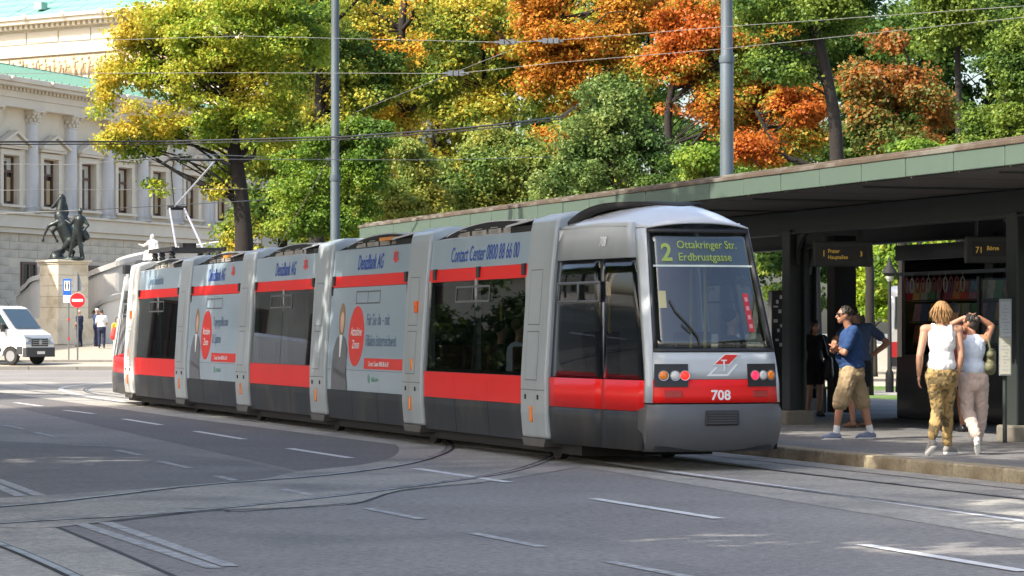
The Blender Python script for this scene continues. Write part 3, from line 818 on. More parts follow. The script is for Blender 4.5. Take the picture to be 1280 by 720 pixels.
    # lettering and pictures of the advert
    if i == 0: side_text('Contact Center 0800 88 66 00', 0.30, M_blue, sec, x0 + .98, 2.59, 0.82, bold=.0015, shear=.12)
    elif i == 4: side_text('www.denizbank.at', 0.25, M_pgrey, sec, x0 + 1.2, 2.60, 0.8, bold=.003)
    else:
        side_text('DenizBank AG', 0.33, M_blue, sec, x0 + 1.52, 2.585, 0.76, bold=.004, shear=.15)
        emblem(x0 + 3.72, 2.70, .15, sec)
    if not win:
        side_poly([(x0 + q, z) for q, z in ((.28, .70), (1.27, .70), (1.20, 1.0), (1.22, 1.35), (1.05, 1.52), (.80, 1.58), (.55, 1.52), (.36, 1.30), (.30, 1.0))], mat('print_suit', (0.13, 0.135, 0.15), 0.45, var=.3, scale=9), sec, 'printed_suit', .012)
        side_poly([(x0 + q, z) for q, z in ((.72, 1.57), (.90, 1.57), (.83, 1.22), (.78, 1.22))], M_pwhite, sec, 'printed_shirt', .0132)
        side_poly(ell(x0 + .80, 1.80, .185, .27), mat('print_hair', (0.26, 0.16, 0.07), 0.5), sec, 'printed_hair', .0052)
        side_poly(ell(x0 + .81, 1.77, .115, .17), mat('print_skin', (0.52, 0.33, 0.24), 0.5), sec, 'printed_face', .0060)
        side_poly([(x0 + q, z) for q, z in ((.42, .98), (1.16, .88), (1.16, .95), (.42, 1.06))], mat('print_suit2', (0.07, 0.07, 0.08), 0.45), sec, 'printed_sleeve', .0135)
        side_poly(ell(x0 + 1.72, 1.55, .47, .47), M_pred, sec, 'red_disc')
        side_text('Attraktive', .19, M_pwhite, sec, x0 + 1.72, 1.56, .84, .1, .001, 'CENTER'); side_text('Zinsen', .19, M_pwhite, sec, x0 + 1.72, 1.36, .84, .1, .001, 'CENTER')
        if i == 1:
            side_text('Für Sie da – mit', .26, M_pgrey, sec, x0 + 2.3, 1.72, .80); side_text('Filialen österreichweit', .26, M_pgrey, sec, x0 + 2.3, 1.40, .76)
        else:
            side_text('Tagesgeldkonto', .26, M_pgrey, sec, x0 + 2.3, 1.72, .80); side_text('& Sparen', .26, M_pgrey, sec, x0 + 2.3, 1.40, .78)
        side_poly([(x0 + 2.28, 1.05), (x1 - .08, 1.05), (x1 - .08, 1.215), (x0 + 2.28, 1.215)], M_pred, sec, 'red_bar')
        side_text('Contact Center 0800 88 66 00', .105, M_pwhite, sec, x0 + 2.55, 1.095, .88, bold=.0005)
        side_text('SBERBANK', .10, M_pgreen, sec, x0 + 2.72, .86, .9); side_poly(ell(x0 + 2.58, .90, .07, .07, 16), M_pgreen, sec, 'round_logo')
        vf = MB(); xa = x0 + 1.6; xb = x0 + 3.0
        for q in (xa, (xa + xb) / 2, xb): side(vf, q - .012, q + .012, 2.05, 2.25, -1, 0.006)
        side(vf, xa, xb, 2.05, 2.07, -1, 0.0065); side(vf, xa, xb, 2.23, 2.25, -1, 0.0065)
        vf.build('vent_frame', MATS['dark_frame'], sec)

# portals between the sections
pz = [0.28, 0.60, 1.06, 2.32, 2.92, 3.05]
for i in range(6):
    xc = -PITCH * i
    lp = [(-(HW - ins(z) + .045), z) for z in pz] + [(-.70, 3.13), (.70, 3.13)] + [((HW - ins(z) + .045), z) for z in pz[::-1]]
    m = M_portal if i < 5 else mat('tram_portal_sunlit', (0.60, 0.60, 0.56), 0.4, coat=.3)  # end portal in a paler, warmer copy: its direct sun put into the colour
    po = MB().prism([(xc - PH + .02, y, z) for y, z in lp], (2 * PH - .04, 0, 0)).build('portal', m, tram, bev=.035)
    ft = MB(); ft.prism([(xc - .40, -HW - .03, .18), (xc + .40, -HW - .03, .18), (xc + .48, -HW - .03, .279), (xc - .48, -HW - .03, .279)], (0, 2 * HW + .06, 0)); ft.build('portal_foot', mat('portal_foot_grey', (0.09, 0.085, 0.08), .7), po)
    for z0, z1 in ((1.02, 1.62), (1.72, 2.4)):
        h = slab(xc - .30, xc + .16, z0, z1, -1, .0475, 'hatch', m, po, .02)
        e = MB()
        for a, c, q, w in ((xc - .31, xc + .17, z0 - .012, z0), (xc - .31, xc + .17, z1, z1 + .012), (xc - .312, xc - .30, z0, z1), (xc + .16, xc + .172, z0, z1)): side(e, a, c, q, w, -1, .0465)
        e.build('hatch_joint', MATS['dark_frame'], po)
    e = MB(); side(e, xc - PH + .05, xc + PH - .05, .885, .895, -1, .0465); e.build('panel_joint', MATS['dark_frame'], po)
    for q in (-.28, .22): MB().box((xc + q, -HW - .05, .80), (.03, .02, .06)).build('lock', M_black, po)
    MB().box((xc - .05, -HW - .048, .585), (.085, .03, .20)).build('side_light', M_amber, po, bev=.012)
    if i in (1, 5): MB().box((xc + .12, -HW + .02, 1.98), (.12, .09, .17)).build('side_light', mat('orange_lens', (.8, .12, .01), .25), po, bev=.015)
    if i in (1, 5): MB().box((xc + .02, -HW - .04, 1.15), (.085, .03, .17)).build('side_light', M_amber, po, bev=.012)
    # dark bellows on both sides of the portal
    for q in (-1, 1):
        if (i == 0 and q > 0) or (i == 5 and q < 0): continue
        bl = [(-(HW - ins(z) - .05), z) for z in (0.24, 0.6, 1.06, 2.32, 2.92)] + [(-.66, 3.02), (.66, 3.02)] + [((HW - ins(z) - .05), z) for z in (2.92, 2.32, 1.06, 0.6, 0.24)]
        MB().prism([(xc + q * (PH - .03), y, z) for y, z in bl], (q * .05, 0, 0)).build('bellows', M_under, po)
# underframe and wheels; the black box also stands for the shadow under the skirts
un = MB(); un.box((-PITCH * 2.5, 0, .20), (PITCH * 5 + 2.4, 1.72, .20)); un.build('underframe', M_under, tram)
for i in range(6):
    for sy in (-.72, .72):
        MB().lathe([(.29, -.05), (.29, .05)], (-PITCH * i, sy, .30), 16, Matrix.Rotation(R(90), 3, 'X')).build('wheel', M_under, tram)

# ---- cabs at both ends
def cab(T, rear):
    cabo = MB()
    def xc(z): return float(np.interp(z, [.24, 1.06, 2.85], [3.30, 3.33, 2.56]))
    def yc(z): return float(np.interp(z, [.24, 1.06, 2.85], [.84, .82, .665]))
    def xw(z): return float(np.interp(z, [.8, 1.38, 2.84], [3.46, 3.42, 2.88]))
    def yw(z): return float(np.interp(z, [.8, 1.38, 2.84], [.775, .755, .64]))
    def sp(f, z, sg, off=0.0):
        y0 = HW - ins(z); return T(PH + (xc(z) - PH) * f, sg * (y0 + (yc(z) - y0) * f ** 1.6 + off), z)
    def sgrid(f0, f1, z0, z1, sg, off=0.0, n=8, ztop=None):
        zz = sorted(set([z0, z1] + [z for z in _zs if z0 < z < z1]))
        rows = []
        for z in zz:
            rows.append([sp(f0 + (f1 - f0) * k / n, z if ztop is None or z < z1 else ztop(f0 + (f1 - f0) * k / n), sg, off) for k in range(n + 1)])
        return rows
    def fp(v, z, off=0.0): return T(xw(z) + 0.12 * (1 - v * v) + off, v * yw(z), z)
    def fgrid(v0, v1, z0, z1, off=0.0, n=10, m=3):
        return [[fp(v0 + (v1 - v0) * k / n, z0 + (z1 - z0) * j / m, off) for k in range(n + 1)] for j in range(m + 1)]
    # inner body: floor, back wall
    fl = MB(); fl.prism([T(.53, -.98, .30), T(.53, .98, .30), T(3.2, .78, .30), T(3.2, -.78, .30)], (0, 0, .12))
    fl.prism([T(.54, -.98, .42), T(.54, .98, .42), T(.54, .86, 2.86), T(.54, -.86, 2.86)], T(.56, 0, 0) - T(.54, 0, 0))
    cb = fl.build('cab', M_inter, tram)
    ztop = lambda f: 2.88 + 0.045 * math.sin(PI * f * .9) - 0.035 * f
    def part(rows_list, name, m, th=.018, smooth=40):
        b = MB()
        for r in rows_list: b.grid(r)
        o = b.build(name, m, cb, smooth=smooth)
        s_ = o.modifiers.new('t', 'SOLIDIFY'); s_.thickness = th; s_.offset = 0
        return o
    for sg in (-1, 1):
        for f0, f1 in ((0.01, .60), (.605, 1.0)):
            part([sgrid(f0, f1, .24, .695, sg)], 'skirt_panel', M_tdark)
            part([sgrid(f0, f1, .70, 1.058, sg, .002)], 'red_stripe', M_tred)
        for f0, f1 in ((0.03, .595), (.61, .985)):
            part([sgrid(f0, f1, 1.066, 2.50, sg, -.006)], 'window', M_tglass, .006)
            w = .022
            part([sgrid(f0 - .02, f0 + w, 1.06, 2.5, sg, -.018), sgrid(f1 - w, f1 + .015, 1.06, 2.5, sg, -.018), sgrid(f0, f1, 1.06, 1.11, sg, -.018), sgrid(f0, f1, 2.46, 2.5, sg, -.018)], 'window_frame', M_black, .012)
        part([sgrid(.05, .60, 2.20, 2.235, sg, .004), sgrid(.05, .60, 1.98, 2.005, sg, .004), sgrid(.05, .065, 1.98, 2.22, sg, .004), sgrid(.59, .60, 1.98, 2.22, sg, .004), sgrid(.33, .345, 1.98, 2.22, sg, .004)], 'vent_frame', MATS['dark_frame'], .012)
        part([sgrid(0.04, .60, 2.24, 2.495, sg, -.02)], 'window_head', mat('tinted_band', (0.035, 0.045, 0.055), .25, coat=.5), .01)
        part([sgrid(0.01, 1.0, 2.505, 2.93, sg, .002, 10, ztop)], 'upper_panel', M_tgrey)
        # corner pillar
        rows = []
        for z in np.linspace(.80, 2.845, 10):
            a = Vector(T(xc(z), sg * yc(z), z)); c = Vector(fp(sg * 1.0, z))
            md = (a + c) / 2 + (Vector(T(0, sg * .03, 0)) - Vector(T(0, 0, 0)))
            rows.append([a, md, c])
        part([rows], 'corner_pillar', M_tgrey, .02, 60)
    # face
    part([fgrid(-1, 1, 1.072, 1.385)], 'rear_panel', M_tgrey)
    part([fgrid(-1, 1, .80, 1.068, .001)], 'red_stripe', M_tred)
    part([fgrid(-1, 1, 1.385, 1.43, .004, 14, 1), fgrid(-1, 1, 2.79, 2.845, .004, 14, 1), fgrid(-1, -.945, 1.43, 2.79, .004, 2, 8), fgrid(.945, 1, 1.43, 2.79, .004, 2, 8)], 'windscreen_frame', M_black)
    part([fgrid(-.95, .95, 1.425, 2.795, .002, 16, 12)], 'windscreen', M_wglass2, .006, True)
    # roof dome
    edge = [(.53, HW - ins(2.92), 2.90), (1.0, .90, 2.935), (1.6, .855, 2.935), (2.1, .77, 2.90), (2.56, .665, 2.865), (2.80, .65, 2.855), (2.90, .645, 2.85)]
    edge = [(x, float(HW - ins(ztop((x - PH) / 2.03)) + (yc(2.85) - (HW - ins(2.88))) * min(1, (x - PH) / 2.03) ** 1.6) if x <= 2.56 else y, ztop(min(1, (x - PH) / 2.03)) if x < 2.57 else z) for x, y, z in edge]
    crown = [3.12, 3.17, 3.18, 3.15, 3.07, 2.97, 2.905]
    rows = []
    for (x, y, z), cz in zip(edge, crown):
        r = []
        for k in range(15):
            v = -1 + 2 * k / 14
            bl = 0.15 * max(0, (x - .53) / 2.4) ** 2
            r.append(T(x + bl * (1 - v * v), v * y, z + (cz - z) * (1 - abs(v) ** 2.4)))
        rows.append(r)
    part([rows], 'roof_dome', M_roof, .02, True)
    # dark arch over the roof beside the portal, running in to the crown of the dome
    def arc(f): return (.5 + 1.85 * f, .74 * (1 - f ** 2.2) + .04, min(2.99 + .20 * math.sin(PI * .5 * min(1, f * 1.7)), float(np.interp(.5 + 1.85 * f, [.5, 1, 1.6, 2.1, 2.56], [3.3, 3.25, 3.22, 3.165, 3.075]))))
    rows = []; top = []
    for k in range(15):
        x, y, zt = arc(k / 14)
        rows.append([T(x, -y, zt - .14 * (1 - .85 * k / 14)), T(x, -y - .015, zt)])
        top.append([T(x, -y - .02, zt + .004), T(x, -y * .4, zt + .012), T(x, y * .4, zt + .012), T(x, y + .02, zt + .004)])
    part([rows], 'roof_edge', M_under, .03)
    part([top], 'roof_cover', M_under, .016, 50)
    eq = MB()
    for q in (.85, 1.2): eq.box(T(q, -.66 + .04 * q, 2.98), (.34, .12, .13))
    eq.build('roof_equipment', M_equip, cb, bev=.01)
    # bumper
    rows = []
    for z, xo, yy in ((.785, 3.40, .79), (.775, 3.50, .815), (.70, 3.53, .835), (.50, 3.52, .835), (.34, 3.46, .82), (.25, 3.36, .80), (.235, 3.28, .78)):
        r = [T(3.18, -yy - .015, z)]
        for k in range(17):
            v = -1 + 2 * k / 16; a = abs(v)
            r.append(T(xo - .05 + .13 * (1 - a ** 2.2) - (.05 * max(0, (a - .86) / .14) ** 1.3), v * yy, z))
        r.append(T(3.18, yy + .015, z)); rows.append(r)
    part([rows], 'bumper', M_bump, .02, 28)
    b = MB(); b.prism([T(3.1, -.75, .24), T(3.1, .75, .24), T(3.44, .72, .24), T(3.44, -.72, .24)], (0, 0, .05)); b.build('bumper_floor', M_under, cb)
    return cb, fp, sp

def Tr(x, y, z): return Vector((x, y, z))
def Tf(x, y, z): return Vector((-PITCH * 5 - x, y, z))
rearcab, fp, sp = cab(Tr, True)
frontcab, _, _ = cab(Tf, False)
MB().box((-PITCH * 5 - .85, -.98, 2.98), (.26, .14, .20)).build('mirror', M_black, tram, bev=.02)

# back face details
def face_text(body, size, m, par, v0, z0, off, name, bold, sx):
    o = text(body, size, m, par, (0, 0, 0), (0, 0, 0), name, 'LEFT', 0, bold, 1)
    for q in o.data.vertices:
        z = z0 + q.co.y * .96; v = v0 + q.co.x * sx / .74
        q.co = on_face(v, z, off + q.co.z)[0]
    return o
FR = (R(90), 0, R(90))
def face_norm(v, z):
    a = fp(v, z); b = fp(v + .02, z); c = fp(v, z + .02)
    n = (b - a).cross(c - a).normalized(); return n if n.x > 0 else -n
def on_face(v, z, off):
    n = face_norm(v, z); return fp(v, z) + n * off, n
for sg, lbl in ((-1, 0), (1, 1)):
    rows = [[on_face(sg * (.485 + .50 * k / 5), 0.985 + .265 * j / 2, .013)[0] for k in range(6)] for j in range(3)]
    lb = MB().grid(rows).build('lamp_panel', M_black, rearcab); s_ = lb.modifiers.new('t', 'SOLIDIFY'); s_.thickness = .02; s_.offset = 0
    for v, nm, mm in (((-.85, 'turn_signal', M_amber), (-.68, 'reversing_lamp', mat('clear_lens', (.62, .62, .60), .25, coat=.6)), (-.535, 'tail_lamp', mat('lit_red_lens', (.9, .02, .012), .3, emit=(1, .015, .008), estr=1.0))) if sg < 0 else
                      ((.60, 'tail_lamp', mat('lit_pink_lens', (.8, .02, .06), .3, emit=(1, .02, .07), estr=.6)), (.745, 'reversing_lamp', MATS['clear_lens']), (.885, 'turn_signal', M_amber))):
        p, n = on_face(v, 1.115, .02); q = n.to_track_quat('Z', 'Y').to_matrix()
        MB().lathe([(.062, -.01), (.062, .016), (.05, .014)], p, 20, q).build('lamp_ring', M_steel, lb)
        MB().lathe([(.052, 0), (.05, .018), (.03, .026), (.001, .028)], p, 20, q).build(nm, mm, lb, smooth=True)
    p, n = on_face(sg * .70, .90, .006); rz_ = math.atan2(n.y, n.x)
    MB().box(p, (.02, .20, .075), rz_).build('reflector', mat('dark_red_reflector', (.35, .008, .008), .2, coat=.6), rearcab, bev=.006)
    MB().box(p, (.016, .215, .09), rz_).build('reflector_frame', mat('red_frame', (.45, .01, .01), .4), rearcab, bev=.006)
p, n = on_face(0.02, .60, 0)
gx = 3.625
g = MB().box((gx, .02, .625), (.04, .42, .175)).build('grille', M_black, rearcab, bev=.02)
for k in range(5): MB().box((gx + .022, .02, .565 + .03 * k), (.014, .36, .012)).build('grille_slat', mat('grille_grey', (.06, .062, .066), .5), g)
face_text('708', .165, M_pwhite, rearcab, -.13, .835, .009, 'fleet_number', .004, .95)
text('708', .17, M_pwhite, rearcab, sp(.60, 2.655, -1, .02) + Vector((0, 0, 0)), (R(84), 0, R(5)), 'fleet_number', 'LEFT', .12, .002, .75)
# emblem: two slanted bars, red above, open below
def face_poly(pts, m, name, off=.014):
    b = MB(); lp = [on_face(v, z, off)[0] for v, z in pts]; b.prism(lp, (-.004, 0, 0)); return b.build(name, m, rearcab)
ex, ez = .09, 1.235
def em(pts): return [(ex + a * .30, ez + b * .30) for a, b in pts]
face_poly(em([(-.62, .0), (.30, .0), (.95, .44), (.05, .44)]), M_pwhite, 'emblem')
face_poly(em([(-.50, .04), (.26, .04), (.80, .40), (.08, .40)]), M_pred, 'emblem', .0185)
face_poly(em([(-.95, -.42), (.20, -.42), (.80, .04), (.66, .04), (.16, -.35), (-.72, -.35), (-.35, -.08), (-.45, -.08)]), M_pwhite, 'emblem')
face_poly(em([(-.05, -.22), (.03, -.22), (.03, .16), (.15, .16), (.15, .21), (-.17, .21), (-.17, .16), (-.05, .16)]), M_pwhite, 'emblem', .022)
# destination display behind the windscreen
rows = [[on_face(-.93 + 1.86 * k / 10, 2.40 + .36 * j / 3, -.045)[0] for k in range(11)] for j in range(4)]
ds = MB().grid(rows).build('destination_display', mat('display_black', (.10, .12, .12), .5), rearcab); ds.modifiers.new('t', 'SOLIDIFY').thickness = .01
M_led = mat('led_green_yellow', (.18, .24, .06), .6, emit=(.42, .58, .10), estr=.07)
tl = math.atan2(.54, 1.46)
fr_ = (R(90) - tl, 0, R(90))
def disp(body, size, v, z, sx=.9, bold=.003):
    return face_text(body, size, M_led, ds, v, z, .014, 'display_text', bold, sx)
disp('2', .30, -.78, 2.455, .95, .008)
disp('Ottakringer Str.', .135, -.50, 2.60, .98, .0008); disp('Erdbrustgasse', .135, -.49, 2.455, .98, .0008)
rows = [[on_face(-.92 + 1.84 * k / 10, 2.385 + .022 * j, .006)[0] for k in range(11)] for j in range(2)]
MB().grid(rows).build('display_ledge', mat('pale_ledge', (.5, .56, .5), .5), rearcab)
# stickers, wiper, poles, seats in the rear cab
rows = [[on_face(.60 + .11 * k, 1.62 + .45 * j, .007)[0] for k in range(2)] for j in range(2)]
MB().grid(rows).build('sticker', mat('red_sticker', (.45, .03, .04), .5), rearcab)
for j in range(4):
    rows = [[on_face(.625 + .06 * k, 1.66 + .105 * j + .05 * q, .010)[0] for k in range(2)] for q in range(2)]
    MB().grid(rows).build('sticker_sign', mat('pink_print', (.6, .25, .25), .5), rearcab)
rows = [[on_face(-.86 + .11 * k, 1.90 + .20 * j, .007)[0] for k in range(2)] for j in range(2)]
MB().grid(rows).build('sticker', mat('yellow_sticker', (.40, .38, .20), .5), rearcab)
MB().tube([on_face(v, z, .03)[0] for v, z in ((-.28, 1.44), (-.30, 1.55), (-.42, 1.68), (-.62, 1.85), (-.70, 1.98))], .010, 6).build('wiper', M_black, rearcab)
MB().tube([on_face(v, z, .03)[0] for v, z in ((-.55, 1.70), (-.40, 1.60))], .008, 6).build('wiper', M_black, rearcab)
for px_, py_ in ((2.75, -.52), (2.3, -.40), (1.6, .42), (2.5, .25), (1.2, -.5)):
    MB().tube([(px_, py_, .42), (px_, py_, 2.75)], .02).build('pole', M_yellow, rearcab)
dsk = MB(); dsk.box((2.95, 0, 1.15), (.45, 1.2, .40)); dsk.box((1.4, -.6, .85), (.45, .5, .1)); dsk.box((1.18, -.6, 1.25), (.08, .5, .75)); dsk.box((1.4, .6, .85), (.45, .5, .1)); dsk.box((1.18, .6, 1.25), (.08, .5, .75))
dsk.build('desk', mat('dark_desk', (.04, .045, .05), .5), rearcab, bev=.03)

def inside(x, y, z): return tram.matrix_basis @ Vector((x, y, z))
TM = Matrix.Translation(root0) @ Matrix.Rotation(ROTU, 4, 'Z')
def tram_pt(x, y, z): return TM @ Vector((x, y, z))
seated('person', 'person in dark cap sitting behind the back windscreen of the tram', tram_pt(2.72, .50, 1.05), ROTU, (None, ('dark_shirt', (.03, .03, .035), .8), ('dark_cap', (.015, .015, .017), .8)))
seated('person', 'passenger in pale top at the side window behind the last portal', tram_pt(-1.75, -.72, .95), ROTU - R(90) + R(90), (None, ('pale_top', (.62, .66, .72), .8), ('brown_hair', (.08, .05, .03), .8)))
seated('person', 'dark clothed passenger further along the same dark side window', tram_pt(-2.55, -.72, .92), ROTU, (None, ('dark_shirt', (.03, .03, .035), .8), ('black_hair', (.02, .017, .015), .8)))

# ---- pantograph, folded up to the wire
pan = thing('pantograph', 'silver armed pantograph raised on a dark frame at the far end of the tram roof', 'pantograph', tram_pt(-27.2, 0, 3.14), ROTU)
b = MB()
for sy in (-.55, .55): b.box((0, sy, .22), (2.6, .07, .09))
for xx in (-1.2, -.4, .4, 1.2): b.box((xx, 0, .2201), (.07, 1.1, .06))
for xx in (-1.0, -.2, .9):
    for sy in (-.5, .5): b.lathe([(.05, 0), (.075, .05), (.05, .08), (.075, .12), (.05, .18)], (xx, sy, 0), 8)
b.box((-.9, .2, .33), (.4, .3, .14))
b.build('base_frame', M_under, pan)
M_sil = mat('silver_arm', (.40, .40, .44), .3, .3)
for sy in (-.18, .18): MB().tube([(0.3, sy * 1.6, .26), (-1.1, sy * .9, 1.18)], .026, 8).build('lower_arm', M_sil, pan)
MB().tube([(-1.1, -.05, 1.20), (.7, .45, 2.10)], .02, 8).build('upper_arm', M_sil, pan)
MB().tube([(-1.1, -.2, 1.18), (-1.1, .2, 1.18)], .05, 8).build('knee', M_under, pan)
hd = MB()
for xx in (.8, 1.05): hd.tube([(xx, -.72, 2.02), (xx, -.56, 2.12), (xx, .56, 2.12), (xx, .72, 2.02)], .022, 6)
hd.build('collector_head', M_under, pan)
MB().tube([(.85, -.45, 2.10), (.4, -.42, 1.85), (-.9, -.1, 1.25)], .012, 6).build('horn', M_under, pan)
# ================================================================ TRAM STOP SHELTER
M_fasc = mat('green_copper_fascia', (0.082, 0.120, 0.092), 0.55, var=0.2, scale=1.2, coat=.1, col2=(0.062, 0.088, 0.07), c2scale=.8, streak=.3)
M_cope = mat('rusty_coping', (0.085, 0.062, 0.043), 0.7, var=0.3, scale=5, col2=(.15, .14, .115), c2scale=2)
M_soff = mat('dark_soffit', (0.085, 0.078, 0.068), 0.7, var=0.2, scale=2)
M_iron = M_darkiron
M_plinth = mat('plinth_concrete', (0.17, 0.155, 0.125), 0.85, var=0.2, scale=5, bump=.3)
can = thing('tram_shelter', 'long dark tram stop shelter with green copper fascia along the pavement', 'shelter', P(0, 0, 0), ROTU)
# local x towards the camera along the stop (so s = -x), local y = t
ZS, ZF = 3.55, 3.80
T0, T1 = 1.17, 9.2
XA, XB = -25.2, 18.0
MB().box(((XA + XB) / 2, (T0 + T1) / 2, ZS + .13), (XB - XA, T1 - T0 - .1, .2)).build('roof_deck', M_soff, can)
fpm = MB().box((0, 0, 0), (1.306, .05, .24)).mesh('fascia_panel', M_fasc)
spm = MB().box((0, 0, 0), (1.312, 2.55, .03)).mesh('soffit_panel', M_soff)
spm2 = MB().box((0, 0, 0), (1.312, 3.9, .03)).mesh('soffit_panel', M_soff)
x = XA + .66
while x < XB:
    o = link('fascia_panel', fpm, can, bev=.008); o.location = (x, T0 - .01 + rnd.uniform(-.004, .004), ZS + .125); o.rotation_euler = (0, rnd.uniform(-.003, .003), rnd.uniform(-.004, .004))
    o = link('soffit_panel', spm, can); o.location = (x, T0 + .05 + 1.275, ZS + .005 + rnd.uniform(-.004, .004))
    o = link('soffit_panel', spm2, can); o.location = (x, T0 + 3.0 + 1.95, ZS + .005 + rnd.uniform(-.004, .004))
    x += 1.33
o = MB().box(((XA + XB) / 2, T1 + .03, ZS + .125), (XB - XA, .05, .235)).build('fascia', M_iron, can)
o = MB().box((XA - .03, (T0 + T1) / 2, ZS + .125), (.05, T1 - T0, .25)).build('fascia', M_fasc, can)
cp = MB(); cp.box(((XA + XB) / 2, T0 + .06, ZF + .02), (XB - XA + .1, .22, .06)); cp.box(((XA + XB) / 2, T0 + .18, ZF + .07), (XB - XA + .1, .2, .05))
cp.build('coping', M_cope, can, bev=.01)
# beams, posts on concrete plinths, curved brackets
for t in (3.83, 7.4):
    MB().box(((XA + XB) / 2, t, ZS - .19), (XB - XA - .4, .16, .34)).build('beam', M_iron, can, bev=.01)
    MB().box(((XA + XB) / 2, t, ZS - .37), (XB - XA - .4, .26, .03)).build('beam_flange', M_iron, can)
post_s = [-14.7, -7.0, 0.7, 8.39, 16.1, 23.8]
for t in (3.83, 7.4):
    for s in post_s:
        b = MB(); b.box((-s, t - .13, 1.73), (.30, .035, 3.0)); b.box((-s, t + .13, 1.73), (.30, .035, 3.0)); b.box((-s, t, 1.731), (.05, .225, 3.0))
        po = b.build('post', M_iron, can, bev=.006)
        MB().box((-s, t, KZ + .10), (.50, .50, .24)).build('plinth', M_plinth, po, bev=.03)
        for q in (-1, 1):
            pts = []
            for k in range(7):
                w = R(90) * k / 6
                pts.append((-s + q * (.15 + .5 * (1 - math.cos(w))), t, 2.68 + .5 * math.sin(w)))
            loop = pts + [(-s + q * .15, t, 3.18)]
            MB().prism([(a, c - .03, d) for a, c, d in loop], (0, .06, 0)).build('bracket', M_iron, po)
for s in post_s + [-10.8, -3.2, 4.5, 12.2, 20]:
    b = MB(); b.box((-s, (T0 + T1) / 2 + .1, ZS - .02), (.05, T1 - T0 - .5, .03)); b.build('cross_beam', M_iron, can)
# back row: broad dark pillar and screen
MB().box((-12.7, 6.58, 1.75), (.34, .42, 3.1)).build('pillar', M_under, can, bev=.02)

# hanging departure displays
def display(s, t, w, lines, label, px=None):
    d = thing('departure_display', label, 'display', P(s, t, 0), 0)
    b = MB(); b.box((0, 0, 2.84), (w, .20, .40)); hb = b.build('housing', M_iron, d, bev=.02)
    MB().box((0, -.106, 2.845), (w * .80, .012, .22)).build('screen', mat('display_screen', (.008, .008, .007), .3), d)
    r = MB()
    for q in (-.30, .30): MB().tube([(q * w, 0, 3.04), (q * w, 0, ZS - .03)], .03, 6).build('hanger', M_iron, d)
    ml = mat('amber_led', (.36, .24, .04), .6, emit=(.9, .58, .10), estr=.08)
    for body, size, x, z in lines: text(body, size, ml, d, (x * w, -.116, z), (R(90), 0, 0), 'display_text', 'LEFT', 0, .001, .85)
    return d
c1 = D(1053, 314, 46.5); rel = c1 - K0
display(rel.dot(U), rel.dot(N), .92, [('1', .135, -.36, 2.80), ('Prater', .085, -.26, 2.855), ('Hauptallee', .085, -.26, 2.76), ('3', .11, .28, 2.80)], 'departure display reading 1 Prater Hauptallee, hanging left of the kiosk')
c1 = D(1240, 313, 44.0); rel = c1 - K0
display(rel.dot(U), rel.dot(N), .80, [('71', .13, -.33, 2.79), ('Börse', .09, -.12, 2.83)], 'departure display reading 71 Börse, hanging before the kiosk')

# kiosk
M_kb = mat('kiosk_dark', (.016, .020, .022), .4, coat=.3)
M_kglass = glass('kiosk_glass', (.75, .78, .76), 1.0)
kio = thing('kiosk', 'dark news kiosk with glazed front full of magazines under the shelter', 'kiosk', P(10.6, 7.0, KZ), ROTU)
KL, KD, KH = 4.3, 1.9, 2.95
rel = Vector((6.62, 50.0, 0)) - K0
kio.location = Vector((6.62, 50.3, KZ))
b = MB(); b.box((KL / 2 - .05, KD / 2, .52), (KL + .3, KD, 1.04)); b.build('counter', M_kb, kio, bev=.02)
b = MB(); b.box((KL / 2, KD - .05, 1.9), (KL, .08, 1.9)); b.box((.05, KD / 2, 1.9), (.1, KD, 1.9)); b.box((KL - .05, KD / 2, 1.9), (.1, KD, 1.9)); b.box((KL / 2, KD / 2, 2.80), (KL + .3, KD + .1, .26)); b.box((KL / 2, KD / 2, 1.06), (KL, KD, .06))
b.build('body', M_kb, kio, bev=.01)
for k in range(3): MB().box((.05 + (KL - .1) * (k + .5) / 3, .03, 1.72), ((KL - .1) / 3 - .08, .02, 1.2)).build('window', M_kglass, kio)
for k in range(4): MB().box((.05 + (KL - .1) * k / 3, .035, 1.72), (.07, .07, 1.28)).build('mullion', M_kb, kio)
MB().box((KL / 2, -.04, 2.44), (KL + .2, .05, .06)).build('rail', M_kb, kio)
for k in range(3): MB().box((KL / 2, .26, 1.27 + .36 * k), (KL - .2, .32, .03)).build('shelf', mat('kiosk_shelf', (.10, .09, .07), .6), kio)
MB().box((KL * .30, -.0, .70), (.9, .30, .32)).build('counter_door', mat('kiosk_door', (.03, .034, .034), .5), kio, bev=.01)
KM = Matrix.Translation(kio.location) @ Matrix.Rotation(ROTU, 4, 'Z')
